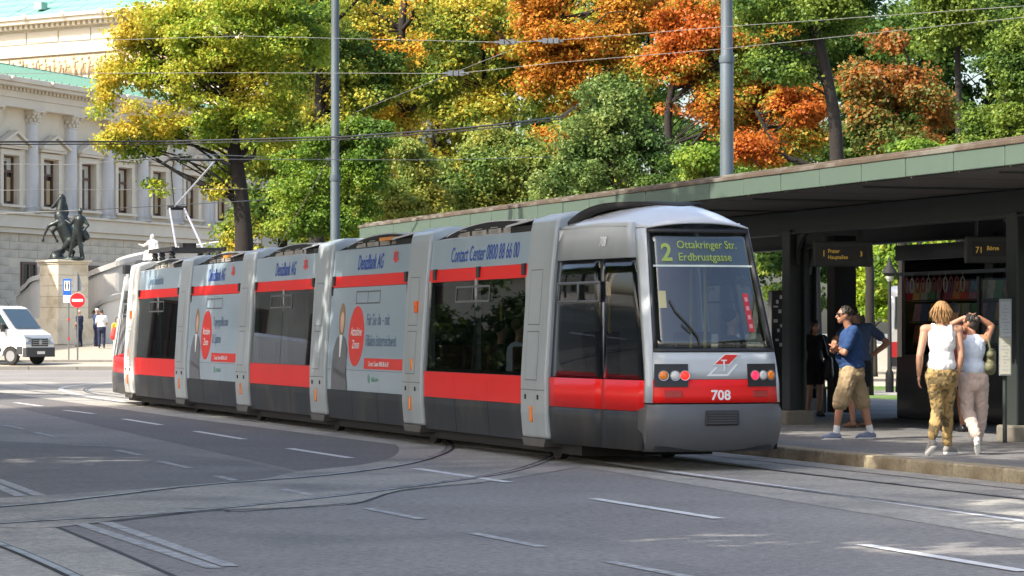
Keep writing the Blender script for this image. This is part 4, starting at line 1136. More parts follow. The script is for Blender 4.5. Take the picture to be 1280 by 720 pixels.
# (local x runs towards the camera along the front, local y to the back)
cols = [(.62, .16, .10), (.20, .36, .58), (.70, .58, .18), (.66, .63, .56), (.16, .40, .22), (.62, .30, .42), (.12, .15, .32), (.74, .42, .12)]
spots = []
for r_ in range(3):
    for k in range(13): spots.append((.32 + .30 * k, 1.315 + .36 * r_))
cn = ['brick red', 'blue', 'yellow', 'cream', 'green', 'pink', 'navy', 'orange']; ORD = ['first', 'second', 'third', 'fourth', 'fifth', 'sixth', 'seventh', 'eighth', 'ninth', 'tenth', 'eleventh', 'twelfth', 'thirteenth']
rown = ['lowest', 'middle', 'top']
for k, (xx, zz) in enumerate(spots):
    m = mat('magazine_cover_%d' % (k % 8), cols[k % 8], .4, var=.5, scale=14, coat=.2)
    b = MB().box((0, 0, .13), (.27, .012, .33), 0, Matrix.Rotation(R(-10), 3, 'X'))
    o = b.build('magazine', m); o.matrix_world = KM @ Matrix.Translation((xx, .14, zz - .03))
    tag(o, '%s magazine on the %s kiosk shelf, %s from the left' % (cn[k % 8], rown[k // 13], ORD[k % 13]), 'magazine', 'magazines on the kiosk shelves')
hc = [(.26, .05, .05), (.30, .26, .25), (.20, .04, .04)]
for k in range(11):
    m = mat('souvenir_%d' % (k % 3), hc[k % 3], .45)
    b = MB(); b.tube([(.07 * math.sin(w) * (1 + .2 * math.cos(w)), 0, .12 * math.cos(w)) for w in np.linspace(0, 2 * PI, 13)], .012, 6, False); b.tube([(0, 0, .12), (0, 0, .2)], .006, 4)
    o = b.build('souvenir', m); o.matrix_world = KM @ Matrix.Translation((.35 + .21 * k, -.07, 2.24))
    tag(o, '%s looped souvenir over the kiosk window, %s from the left' % (['dark red', 'pale', 'deep crimson'][k % 3], ORD[k]), 'souvenir', 'souvenirs hanging from the kiosk rail')
# timetable case beside the right post
tt = thing('timetable_case', 'framed pale timetable case with two sheets beside the right post', 'timetable', D(1256.5, 552, 39.2).to_tuple()[:2] + (KZ,), R(-4))
b = MB(); b.box((0, 0, 1.40), (.165, .05, 1.02)); b.build('frame', mat('grey_frame', (.30, .34, .36), .4, .4), tt, bev=.008)
for z in (1.64, 1.15):
    sht = MB().box((0, -.028, z), (.135, .006, .46 if z > 1.5 else .48)).build('sheet', mat('blue_white_sheet' if z > 1.5 else 'cream_sheet', (.42, .48, .54) if z > 1.5 else (.42, .41, .34), .5), tt)
    for q in range(9): MB().box((rnd.uniform(-.01, .01), -.032, z - .18 + .045 * q), (.10 - .03 * (q % 3), .003, .012)).build('print_line', mat('grey_print', (.30, .34, .38), .6), sht)
b = MB(); b.tube([(.0, .05, 0), (.0, .05, 2.0)], .03, 8); b.build('post', M_iron, tt)
# ticket machine with stickers, beyond the tram's far corner
tm = thing('ticket_machine', 'black ticket machine covered in small white stickers behind the tram', 'ticket machine', D(974, 520, 53).to_tuple()[:2] + (KZ,), R(8))
b = MB(); b.box((0, 0, 1.1), (.34, .3, 2.2)); b.build('cabinet', M_kb, tm, bev=.02)
for k in range(12): MB().box((rnd.uniform(-.12, .12), -.155, 1.15 + .085 * k), (rnd.uniform(.03, .09), .006, rnd.uniform(.03, .07))).build('sticker', mat('pale_sticker', (.60, .62, .64), .5), tm)
# street lamp with a lantern head
lp = thing('street_lamp', 'black street lamp with bell shaped lantern seen through the shelter', 'street lamp', D(1112, 486, 78).to_tuple()[:2] + (0.01,), 0)
MB().lathe([(.11, 0), (.11, .5), (.06, .6), (.05, 2.2), (.035, 2.95)], seg=12).build('pole', M_under, lp, smooth=40)
lh = MB().lathe([(.10, 3.05), (.20, 3.14), (.18, 3.20), (.10, 3.32), (.05, 3.42), (.035, 3.52), (.015, 3.58)], seg=14).build('lantern_hood', M_under, lp, smooth=30)
MB().lathe([(.05, 2.92), (.10, 3.0), (.11, 3.06)], seg=14).build('lantern_glass', mat('lantern_glass', (.4, .4, .36), .2), lh)
# low wall across the road at the back
wl = thing('garden_wall', 'low grey garden wall with rails across the far road', 'wall', D(1095, 440, 118).to_tuple()[:2] + (0,), R(2))
MB().box((0, 0, .5), (18, .35, 1.0)).build('wall', M_ramp, wl, bev=.03)
MB().box((0, 0, 1.04), (18.1, .45, .09)).build('coping', M_ramp2, wl, bev=.02)

# ================================================================ OVERHEAD WIRES AND POLES
def pole(px, Z, w, base, label, coll=None, top=14.0):
    x = (px - 640) * Z / FPX
    p = thing('tram_pole', label, 'pole', (x, Z, base))
    zc = coll if coll else 6
    b = MB(); b.lathe([(w * .56, 0), (w * .56, zc), (w * .5, zc + .06), (w * .44, top)], seg=20); b.build('shaft', M_pole, p, smooth=40)
    b = MB(); b.lathe([(w * .62, zc - .08), (w * .66, zc - .03), (w * .62, zc + .08)], seg=20); b.build('collar', M_pole, p, smooth=40)
    b = MB(); b.lathe([(w * .9, 0), (w * .9, .25), (w * .6, .4)], seg=16); b.build('foot', M_pole, p)
    return p
pole(419, 70, .20, KZ, 'slim grey overhead line pole left of centre behind the tram', 5.1)
pole(908.5, 64, .26, KZ, 'thick blue grey overhead line pole rising behind the shelter roof', 7.35)
def wire(pts, r, label, ins_=(), m=M_wire):
    w = thing('overhead_wire', label, 'wire', pts[0], 0, 'overhead wires')
    o = Vector(pts[0]); q = []
    for a, b_ in zip(pts[:-1], pts[1:]):
        for k in range(6):
            f = k / 6; q.append(a.lerp(b_, f) - o - Vector((0, 0, .0)))
    q.append(pts[-1] - o)
    MB().tube(q, r, 5).build('cable', m, w, smooth=True)
    for p in ins_:
        b = MB(); d = Vector((1, 0, 0)); c = Vector(p) - o
        for k in range(3): b.box(c + d * (.11 * (k - 1)), (.09, .09, .10))
        b.box(c, (.5, .04, .04)); b.build('insulator', M_insul, w)
    return w
LG = mat('light_wire', (.15, .15, .145), .5, .3)
c1 = [D(-30, 177.5, 60), D(200, 177, 60), D(430, 171, 57), D(560, 162, 55), D(640, 154, 54), D(700, 146, 62), D(738, 120, 90)]
wire(c1, .019, 'thick dark double contact wire crossing in front of the trees at mid height', [])
wire([p + Vector((0, 0, -.05)) for p in c1], .012, 'thin wire clamped just under the thick dark contact wire')
wire([D(-20, 55, 62), D(300, 45, 60), D(632, 53, 58), D(700, 50, 57), D(905, 33.5, 55), D(1300, 6, 50)], .006, 'pale upper span wire from the left edge past the thick pole', [D(634, 52.5, 58), D(688, 51, 57)], LG)
wire([D(-20, 92, 62), D(300, 91, 60), D(570, 92, 58), D(700, 78, 57), D(905, 61, 55), D(1300, 19.5, 50)], .006, 'second pale span wire below the upper one', [D(570, 91.5, 58)], LG)
wire([D(555, -10, 56), D(640, 55, 58)], .009, 'short slanting stay wire rising to the top left of the orange trees')
wire([D(330, 340, 66), D(445, 140, 62), D(640, 62, 58)], .007, 'thin stay wire sloping up behind the slim pole', (), LG)
wire([D(-20, 268, 64), D(120, 262, 63), D(330, 250, 66)], .009, 'thin wire crossing the palace windows low behind the statue', (), LG)
wire([D(-20, 205, 75), D(90, 206, 72), D(250, 193, 58.5), D(330, 196, 66)], .009, 'thin wire running to the pantograph head', (), LG)
wire([D(-20, 238, 80), D(330, 236, 80)], .008, 'thin wire across the lower palace windows', (), LG)
wire([D(225, 199, 58), D(560, 200, 64), D(690, 196, 66)], .008, 'thin straight wire in front of the green shrubs', (), LG)
# ================================================================ TREES
M_bark = mat('dark_bark', (0.015, 0.0115, 0.009), 0.9, var=0.3, scale=5, bump=0.8, bscale=18)
Y1, Y2, Y3 = (0.56, 0.42, 0.05), (0.42, 0.39, 0.05), (0.25, 0.29, 0.04)
G1, G2, G3 = (0.16, 0.235, 0.035), (0.08, 0.15, 0.028), (0.038, 0.085, 0.02)
O1, O2, O3 = (0.50, 0.145, 0.022), (0.50, 0.25, 0.03), (0.36, 0.085, 0.018)
L_yel = leafmat('yellow_leaves', [G2, (0.17, 0.28, 0.035), (0.30, 0.40, 0.045), (0.42, 0.45, 0.045), Y2, Y1], .42)
L_yg = leafmat('yellow_green_leaves', [G3, G2, G1, Y3, Y2, Y1], .4)
L_gold = leafmat('golden_leaves', [G2, Y3, Y2, Y1, (0.62, 0.26, 0.02)], .45)
L_or = leafmat('orange_leaves', [G1, Y3, Y2, O2, O1, O2], .5)
L_red = leafmat('rust_red_leaves', [G1, Y3, O2, O1, O3, O1], .5)
L_gr = leafmat('green_leaves', [G3, G2, G1, (0.22, 0.28, 0.045)], .5)
L_soft = leafmat('soft_green_leaves', [(.07, .13, .03), (.13, .21, .045), (.21, .28, .06), (.29, .32, .07), (.34, .31, .05)], .5)
L_br = leafmat('bright_green_leaves', [G2, (0.12, 0.22, 0.028), (0.20, 0.31, 0.035), (0.30, 0.35, 0.05)], .7)
L_blue = leafmat('blue_green_leaves', [(0.05, 0.105, 0.03), (0.11, 0.19, 0.05), (0.18, 0.26, 0.07), (0.27, 0.32, 0.085)], .7)
L_dk = leafmat('dark_green_leaves', [(0.018, 0.05, 0.012), (0.035, 0.085, 0.018), (0.07, 0.13, 0.02), (0.12, 0.18, 0.03)], .4)
L_brn = leafmat('chestnut_brown_leaves', [G2, (0.13, 0.17, 0.04), (0.22, 0.17, 0.05), (0.38, 0.13, 0.02), (0.24, 0.09, 0.03)], .4)

def leaves(name, cen, rad, npc, size, m, parent, seed, flat=.6, droop=0.0):
    rg = np.random.default_rng(seed)
    cen = np.asarray(cen); rad = np.asarray(rad); K = len(cen); n = K * npc
    ci = np.repeat(np.arange(K), npc)
    g = rg.normal(size=(n, 3)); g /= np.linalg.norm(g, axis=1)[:, None]
    off = g * (rg.random(n) ** .45)[:, None] * rad[ci][:, None]; off[:, 2] *= flat
    pos = cen[ci] + off
    if droop: pos[:, 2] -= droop * rg.random(n) ** 2
    nr = rg.normal(size=(n, 3)) * .52 + np.array([0, 0, .5]) + g * .75
    nr /= np.linalg.norm(nr, axis=1)[:, None]
    d = rg.normal(size=(n, 3)) + np.array([0, 0, -.5 - droop]); d -= nr * (d * nr).sum(1)[:, None]; d /= np.linalg.norm(d, axis=1)[:, None]
    s = np.cross(nr, d); L = size * rg.uniform(.65, 1.35, n)[:, None]; w = L * rg.uniform(.30, .46, n)[:, None]
    v = np.stack([pos, pos + d * L * .45 + s * w, pos + d * L + nr * L * .12, pos + d * L * .45 - s * w], 1).reshape(-1, 3)
    me = bpy.data.meshes.new(name)
    me.vertices.add(4 * n); me.vertices.foreach_set('co', v.astype(np.float32).ravel())
    me.loops.add(4 * n); me.loops.foreach_set('vertex_index', np.arange(4 * n, dtype=np.int32))
    me.polygons.add(n); me.polygons.foreach_set('loop_start', np.arange(0, 4 * n, 4, dtype=np.int32))
    me.update(calc_edges=True)
    me.materials.append(m)
    return link(name, me, parent)

TS = [100]
FINE = .64
DENS = 1.9
def tree(name, label, px, Z, trunk, r0, blobs, m, n, size=.16, group=None, cat='tree', limbs=10, clump=.55, npc=60, base=0.0, dy=1.0, droop=0.0, flat=.48, world=None):
    """trunk: picture points (px, py) from low to high at depth Z; blobs: (px, py, half width, half height) of the crown"""
    TS[0] += 1
    rg = np.random.default_rng(TS[0])
    org = Vector(((px - 640) * Z / FPX, Z, base)) if world is None else Vector(world)
    t = thing(name, label, cat, org, 0, group)
    def q(p): return (D(p[0], p[1], Z) if world is None else Vector(p)) - org
    sc = Z / FPX if world is None else 1.0
    tp = [Vector((q(trunk[0]).x, 0, 0))] + [q(p) for p in trunk] if trunk else [Vector((0, 0, 0)), Vector((0, 0, 2))]
    tp = smooth_line(tp, 4)
    k = len(tp)
    tb = MB().tube(tp, [r0 * (1.25 if i == 0 else 1 - .65 * i / k) for i in range(k)], 10)
    tk = tb.build('trunk', M_bark, t, smooth=True)
    K = max(4, n // npc)
    vol = np.array([b[2] * b[3] for b in blobs], float); cnt = np.maximum(1, (K * vol / vol.sum()).round().astype(int))
    cen = []; rad = []
    for b, c in zip(blobs, cnt):
        p0 = q((b[0], b[1])) if world is None else Vector(b[0:1] + (b[4], b[1])) - org
        # clumps sit where a wandering noise is high, so the crown has bays, gaps and stray sprays
        c3 = int(c * 4.2) + 3
        g = rg.normal(size=(c3, 3)); g /= np.linalg.norm(g, axis=1)[:, None]
        rr = rg.random(c3) ** .42 * rg.uniform(.85, 1.22, c3)
        R3 = np.array([b[2] * sc, b[2] * sc * dy, b[3] * sc]) * 1.08
        pp = np.array(p0) + g * rr[:, None] * R3
        w_ = 2 * PI / (clump * 5.2)
        nz = sum(np.sin(pp @ (rg.normal(size=3) * w_ * f_) + rg.uniform(0, 6)) / f_ for f_ in (.6, .8, 1.0, 1.3, 1.9))
        pick = np.argsort(-nz)[:c]
        cen.append(pp[pick]); rad.append(np.full(c, clump) * rg.uniform(.5, 1.4, c))
    cen = np.concatenate(cen); rad = np.concatenate(rad)
    lm = MB()
    order = rg.permutation(len(cen))[:limbs * 3]
    for j, ii in enumerate(order):
        c = Vector(cen[ii]); 
        i0 = min(range(k), key=lambda i: abs(tp[i].z - (c.z - .45 * (c - tp[i]).length)))
        a = tp[max(i0, min(2, k - 1))]; md = a.lerp(c, .5) + Vector(rg.normal(size=3) * .12 * (c - a).length); md.z += .08 * (c - a).length
        r1 = r0 * (.34 if j < limbs else .16)
        lm.tube(smooth_line([a, md, c], 3), [r1 * (1 - .85 * i / 6) for i in range(7)], 5, False)
    if cat != 'bush': lm.build('limb', M_bark, tk, smooth=True)
    fine = world is None and Z < 100
    leaves('crown', cen, rad, int(npc * (DENS if fine else 1)), size * (FINE if fine else 1), m, t, TS[0], flat, droop)
    return t

# the yellow tree at the palace
tree('tree', 'yellow and green tree with forked dark trunk before the palace', 306, 82, [(305, 330), (304, 280), (297, 215), (290, 165), (288, 90), (284, 20)], .30,
     [(215, 60, 85, 55), (180, 130, 55, 55), (165, 75, 42, 38), (265, 100, 80, 70), (330, 60, 70, 75), (230, 165, 60, 28), (300, 10, 110, 60), (160, 175, 28, 22), (200, 235, 16, 9), (285, 215, 30, 18), (330, 150, 55, 50), (265, 235, 22, 12), (160, 30, 25, 30)], L_yel, 46000, .15, limbs=22, clump=.42, npc=45)
tree('tree', 'tall yellow green tree behind the slim pole, right of the palace', 395, 92, [(395, 330), (398, 250), (400, 120), (402, 20)], .30,
     [(400, 60, 75, 80), (370, 140, 50, 60), (450, 110, 60, 70), (420, 10, 90, 55)], L_yg, 34000, .17, limbs=16)
tree('tree', 'golden tree with drooping yellow sprays in the middle of the row', 505, 96, [(505, 330), (507, 200), (500, 90), (505, 0)], .28,
     [(480, 40, 65, 60), (540, 50, 70, 70), (500, 110, 70, 55), (560, 120, 55, 50), (470, 160, 40, 40)], L_gold, 34000, .17, limbs=14, droop=.5)
tree('tree', 'slender yellowish tree with twin dark stems left of the orange crowns', 605, 92, [(602, 330), (604, 180), (606, 110), (600, 10)], .13,
     [(600, 40, 55, 60), (575, 110, 45, 40), (635, 110, 40, 40), (610, 150, 50, 25)], L_yg, 22000, .17, limbs=14)
tree('tree', 'bright green young tree with pale leaves just behind the tram roof beside the slim pole', 415, 72, [(431, 300), (436, 240), (432, 190), (424, 150)], .05,
     [(385, 235, 45, 50), (420, 180, 40, 45), (450, 220, 35, 50), (360, 275, 32, 22), (430, 270, 45, 25), (465, 180, 25, 30)], L_br, 21000, .12, limbs=12, clump=.30, npc=40)
tree('tree', 'small dark tree leaning over the end of the shelter roof', 480, 74, [(452, 290), (470, 262), (484, 250)], .05,
     [(500, 225, 40, 45), (470, 250, 30, 25), (520, 255, 35, 20)], L_soft, 12000, .13, limbs=8, clump=.34, npc=40)
tree('tree', 'soft green tree with hanging leaf sprays above the middle of the shelter roof', 590, 76, [(600, 285), (605, 240), (610, 200)], .11,
     [(560, 225, 45, 40), (620, 205, 55, 45), (590, 240, 60, 30), (665, 215, 40, 40), (540, 255, 45, 22), (650, 245, 45, 20)], L_soft, 30000, .14, limbs=14, clump=.36, npc=40, droop=.35)
tree('tree', 'pale blue green leafy tree under the orange tree left of the thick pole', 765, 74, [(765, 270), (762, 200), (758, 140)], .09,
     [(760, 180, 60, 55), (715, 215, 45, 35), (810, 190, 35, 45), (770, 120, 35, 30), (735, 240, 55, 18), (745, 145, 30, 50), (690, 240, 40, 25)], L_blue, 17000, .13, limbs=22, clump=.30, npc=26, droop=.25)
tree('tree', 'orange yellow autumn tree between the golden tree and the rust red one', 705, 90, [(735, 300), (730, 170), (715, 90), (700, 10)], .24,
     [(680, 50, 50, 60), (740, 40, 60, 60), (700, 100, 50, 40), (770, 80, 45, 40), (690, 175, 26, 28), (640, 20, 40, 40), (800, 20, 45, 50)], L_or, 38000, .16, limbs=20, clump=.46, npc=45)
tree('tree', 'rust red autumn tree whose crown surrounds the thick pole', 845, 80, [(840, 280), (838, 200), (836, 130), (860, 60), (900, 0)], .16,
     [(900, 70, 65, 55), (940, 130, 65, 45), (860, 40, 45, 45), (985, 160, 40, 35), (890, 130, 50, 28), (930, 180, 50, 22), (830, 60, 28, 40), (960, 30, 50, 40)], L_red, 40000, .15, limbs=18, clump=.42, npc=45)
tree('tree', 'big dark trunked tree leaning left with green top, right of the thick pole', 1046, 70, [(1048, 260), (1046, 195), (1042, 140), (1028, 70), (1016, 20), (1008, -50)], .215,
     [(985, 60, 45, 40), (960, 15, 40, 30), (1050, 10, 60, 40), (1010, -60, 90, 40)], L_gr, 20000, .14, limbs=10, clump=.42, npc=40)
tree('tree', 'brown leaved chestnut tree above the right part of the shelter roof', 1122, 78, [(1128, 260), (1125, 190), (1122, 130)], .15,
     [(1110, 85, 45, 40), (1135, 130, 50, 45), (1095, 140, 30, 40), (1130, 180, 50, 22), (1085, 75, 22, 30)], L_brn, 19000, .16, limbs=16, clump=.36, npc=36, droop=.2)
tree('tree', 'straight slim dark trunked tree right of the brown chestnut tree', 1199, 84, [(1200, 260), (1199, 165), (1197, 60), (1199, -20)], .15,
     [(1200, 30, 50, 45), (1170, -20, 60, 40), (1230, 50, 45, 45)], L_gr, 17000, .16, limbs=8)
tree('tree', 'dark green bushy tree at the right edge of the picture above the shelter', 1262, 76, [(1262, 250), (1262, 190), (1258, 120)], .17,
     [(1255, 120, 50, 50), (1290, 80, 50, 60), (1225, 160, 35, 25), (1180, 185, 50, 20), (1300, 150, 50, 40)], L_gr, 25000, .14, limbs=10, clump=.4, npc=45)
tree('tree', 'second slanting dark trunk with low rust leaves just left of the big leaning trunk', 1025, 74, [(1085, 300), (1050, 240), (1008, 206), (980, 195), (962, 168), (945, 138)], .12,
     [(960, 185, 40, 20), (1000, 120, 35, 30)], L_red, 9000, .14, limbs=6, clump=.36, npc=40)
for bx, Z_, w, h, lab in ((880, 66, 34, 20, 'low bright green bush at the foot of the thick pole'), (835, 72, 26, 22, 'small dark green bush left of the thick pole above the roof'), (1150, 68, 30, 12, 'low light green bush above the shelter roof right of the chestnut')):
    yb = {880: 210, 835: 225, 1150: 184}[bx]
    tree('bush', lab, bx, Z_, [(bx, 260), (bx, yb)], .05, [(bx, yb, w, h), (bx + 22, yb + 12, w * .8, h * .7)], L_br if bx != 835 else L_dk, 7000, .12, cat='bush', limbs=5, clump=.3, npc=40)
# dense wood in the park behind
back = [(350, 118, L_yg), (450, 124, L_yg), (545, 120, L_gold), (640, 126, L_yg), (730, 120, L_yg), (815, 122, L_gr), (905, 118, L_dk), (990, 110, L_gr), (1075, 114, L_dk), (1155, 110, L_dk), (1240, 112, L_dk), (1320, 108, L_dk)]
bl = ['yellowish', 'green', 'yellow green', 'mid green', 'yellow tinged', 'leafy green', 'dark green', 'fresh green', 'deep green', 'light green', 'dense dark', 'full green']
wh = ['behind the slim pole', 'behind the golden tree', 'behind the hanging leaf sprays', 'behind the twin dark stems', 'behind the orange tree', 'behind the pale blue green tree', 'behind the rust red tree', 'behind the green gap right of the thick pole', 'behind the big leaning trunk', 'behind the brown chestnut', 'behind the slim trunk at far right', 'past the right picture edge']
for (bx, Z_, m), a, w in zip(back, bl, wh):
    hi = 30 if bx in (1075, 1155) else 0
    tree('park_tree', '%s park tree far %s' % (a, w), bx, Z_, [(bx, 400), (bx + 4, 250), (bx - 3, 100), (bx, 0)], .26,
         [(bx, 60 + hi, 70, 70), (bx - 15, 160, 70, 60), (bx + 20, 240, 72, 55), (bx, -10 + hi * 2, 55, 50), (bx, 310, 75, 55)], m, 33000, .18, 'park trees behind', limbs=8, clump=.7, npc=60)
# seen under the shelter roof
tree('tree', 'sunlit yellow green small tree seen under the shelter roof near the lamp', 1092, 104, [(1094, 440), (1092, 400), (1090, 370)], .09,
     [(1092, 345, 34, 36), (1105, 375, 26, 18), (1075, 330, 22, 26)], leafmat('sunny_leaves', [(.16, .28, .02), (.30, .42, .03), (.46, .50, .05)], .6), 14000, .13, limbs=8, clump=.4, npc=40)
tree('tree', 'grey brown tree trunk under the shelter roof behind the left departure display', 1021, 66, [(1022, 480), (1020, 420), (1019, 340), (1016, 280)], .20, [(1010, 262, 40, 14)], L_dk, 3000, .14, limbs=4)
for k, (bx, Z_) in enumerate(((1000, 96), (1140, 100), (1240, 92))):
    tree('tree', ['shady tree low behind the ticket machine', 'green tree behind the white coach', 'leafy tree far behind the kiosk'][k], bx, Z_, [(bx, 440), (bx, 300)], .15, [(bx, 330, 42, 50), (bx + 20, 290, 50, 40)], [L_dk, L_br, L_gr][k], 11000, .2, limbs=6, clump=.6)
for k, (bx, by, r_, lab) in enumerate(((-17.5, 62, 2.2, 'round bush added for window reflections outside the left picture edge, nearest the tram'), (-21.5, 69, 2.6, 'tall bush added for window reflections outside the left picture edge, middle of three'), (-26, 75, 2.4, 'leafy bush added for window reflections outside the left picture edge, farthest of three'))):  # unseen bushes added for dark reflections in the tram windows, leaves darkened for it
    tree('bush', lab, 0, 1, [(bx, by, .3), (bx, by, 1.2)], .06, [(bx, 1.6, r_, 1.6, by), (bx + 1.2, 2.4, r_ * .7, 1.4, by + .8)], leafmat('darkened_bush_leaves', [(.010, .024, .007), (.02, .045, .012), (.04, .075, .016)], .6), 7000, .16, cat='bush', limbs=5, clump=.5, npc=45, world=(bx, by, 0))
# the avenue of trees along the near side of the road, out of the picture to the left, that shades the stop
AV = [(-13.6, 27.5, 1.1), (-17.6, 36, 1.1), (-20.2, 45, 1.0), (-9.2, 24.5, .85), (-9.8, 31.5, 1.3), (-11.4, 38.5, 1.25), (-11.6, 17.5, .95), (-9.8, 10.5, 1.0), (-15.2, 45.5, 1.0), (-18.0, 53, .9), (-27, 66, 1.1), (-26, 79, 1.0), (-37, 96, 1.1)]
an_ = ['first', 'second', 'third', 'fourth', 'fifth', 'sixth', 'seventh', 'eighth', 'ninth', 'tenth', 'eleventh', 'twelfth', 'thirteenth']
for k, (ax, ay, f) in enumerate(AV):
    r_ = random.Random(k)
    tree('avenue_tree', 'broad green avenue tree outside the left edge, %s along the roadside' % an_[k], 0, 1, [(ax, ay, 3), (ax + .2, ay, 6), (ax, ay + .2, 10)], .3,
         [(ax + r_.uniform(-1, 1) + .8, 9.8, 4.3 * f, 2.4, ay), (ax + r_.uniform(-1, 1.5), 12.2, 3.4 * f, 2.2, ay + 1), (ax - 1.8, 8.8, 2.8, 1.6, ay - 1.8), (ax + 2.6, 9.4, 2.8, 1.7, ay + 1.6)], L_yg if k % 2 else L_gr, 22000, .36, 'avenue trees along the near roadside', limbs=10, clump=.95, npc=45, world=(ax, ay, 0))

# ================================================================ STATUES
M_bronze = mat('bronze', (.030, .036, .036), .42, .55, var=.3, scale=5, col2=(.07, .10, .085), c2scale=3, c2lo=.55, c2hi=.75)
M_ped = mat('pedestal_stone', (.70, .62, .47), .85, var=.12, scale=1.2, bump=.2, bscale=8, col2=(.45, .36, .23), c2scale=.9, c2lo=.5, c2hi=.7)
M_marb = mat('white_marble', (.72, .70, .64), .6, var=.08, scale=4)
pd0 = D(80, 433, 148)
ped = thing('pedestal', 'tall pale stone pedestal carrying the bronze horse group', 'pedestal', (pd0.x, 148, .93), R(40))
b = MB(); b.box((0, 0, .65), (2.15, 2.15, 1.3)); b.build('base', M_ped, ped, bev=.04)
for r_ in range(5):
    for sx, sy in ((-1, -1), (1, -1), (-1, 1), (1, 1)):
        w0 = .5 + (.13 if (r_ % 2) == (sx > 0) else -.13)
        MB().box((sx * .44, sy * .44, 1.30 + .27 + .54 * r_), (.875, .875, .53)).build('stone', M_ped, ped, bev=.02)
b = MB(); b.box((0, 0, 4.05), (1.86, 1.86, .10)); b.box((0, 0, 4.16), (2.02, 2.02, .12)); b.build('cap', M_ped, ped, bev=.03)
hs = thing('horse_statue', 'dark bronze statue of a rearing horse held by a standing man', 'statue', (pd0.x, 148, .93 + 4.22), 0)
def e3(c, r): return ('e', c, r)
H_ = [((.32, 0, .95), (-.03, 0, 1.75), .40, .40), ((.0, 0, 1.75), (-.18, 0, 2.2), .40, .32), ((-.20, 0, 2.15), (-.10, 0, 3.08), .30, .15), ((-.13, 0, 3.16), (-.58, 0, 2.64), .155, .085), ((-.26, 0, 3.0), (-.32, 0, 2.84), .12, .10),
      ((-.05, .05, 3.15), (-.03, .06, 3.33), .05, .02), ((-.05, -.05, 3.15), (-.05, -.06, 3.33), .05, .02),
      ((.02, 0, 3.15), (.13, 0, 2.3), .07, .11), ((.1, 0, 2.75), (.2, 0, 2.4), .08, .06),
      ((-.15, -.18, 1.95), (-.72, -.22, 1.72), .16, .09), ((-.72, -.22, 1.72), (-1.0, -.22, 1.15), .085, .05), ((-1.0, -.22, 1.15), (-1.02, -.22, .98), .055, .085),
      ((-.15, .18, 1.85), (-.62, .2, 1.45), .16, .09), ((-.62, .2, 1.45), (-.42, .2, 1.05), .08, .05), ((-.42, .2, 1.05), (-.36, .2, .95), .055, .08),
      ((.35, -.2, .95), (.05, -.24, .62), .26, .13), ((.05, -.24, .62), (.42, -.24, .42), .10, .07), ((.42, -.24, .42), (.22, -.24, .06), .065, .07),
      ((.35, .2, .95), (.10, .24, .62), .26, .13), ((.10, .24, .62), (.48, .24, .42), .10, .07), ((.48, .24, .42), (.32, .24, .06), .065, .07),
      ((.62, 0, 1.0), (.85, .05, .75), .09, .12), ((.85, .05, .75), (.85, .05, .15), .13, .06)]
blob('horse', H_, M_bronze, hs, .035, 3)
MAN = [e3((.78, -.75, 2.42), (.13, .15, .18)), ((.77, -.75, 2.2), (.78, -.75, 2.35), .08, .07), ((.62, -.75, 2.02), (.90, -.75, 2.02), .16, .16), ((.76, -.75, 2.0), (.62, -.75, 1.42), .24, .19), ((.55, -.75, 1.35), (.72, -.75, 1.35), .17, .17),
       ((.58, -.75, 2.05), (.30, -.6, 1.78), .10, .075), ((.30, -.6, 1.78), (.0, -.4, 1.98), .07, .05), ((.95, -.78, 2.05), (1.18, -.8, 1.72), .10, .075), ((1.18, -.8, 1.72), (.98, -.95, 1.45), .07, .055),
       ((.54, -.75, 1.32), (.38, -.75, .72), .16, .10), ((.38, -.75, .72), (.22, -.75, .12), .10, .06), ((.22, -.75, .1), (.08, -.78, .05), .06, .05), ((.72, -.75, 1.32), (.78, -.75, .72), .16, .10), ((.78, -.75, .72), (.95, -.75, .12), .10, .06), ((.95, -.75, .1), (.86, -.82, .05), .06, .05),
       ((.85, -.6, 1.6), (1.05, -.55, 1.15), .12, .18), ((1.05, -.55, 1.2), (.9, -.5, .95), .14, .08)]
MAN = [(tuple([p[0], (p[1][0] + .14, p[1][1], p[1][2]), p[2]]) if p[0] == 'e' else ((p[0][0] + .14, p[0][1], p[0][2]), (p[1][0] + .14, p[1][1], p[1][2]), p[2] * 1.08, p[3] * 1.08)) for p in MAN]
blob('man', MAN, M_bronze, hs, .03, 3)
bs = blob('rock_base', [e3((.0, 0, .0), (1.0, .85, .14)), e3((-.35, -.1, .18), (.35, .4, .22)), e3((.5, -.4, .05), (.6, .5, .13)), ((-.45, -.2, .25), (-.1, .1, .45), .2, .16)], M_bronze, hs, .05, 2)
M_marb.name = 'white_marble'
sd = D(190, 318, 150)
sp_ = thing('pedestal', 'pale stone pedestal hidden behind the tram under the seated statue', 'pedestal', (sd.x, 150, .96))
MB().box((0, 0, 1.95), (1.25, 1.25, 3.9)).build('shaft', M_ramp2, sp_, bev=.04); MB().box((0, 0, 3.98), (1.5, 1.5, .20)).build('cap', M_ramp2, sp_, bev=.03)
ss = thing('seated_statue', 'small white marble statue of a seated robed man above the tram roof', 'statue', (sd.x, 150, .96 + 4.08))
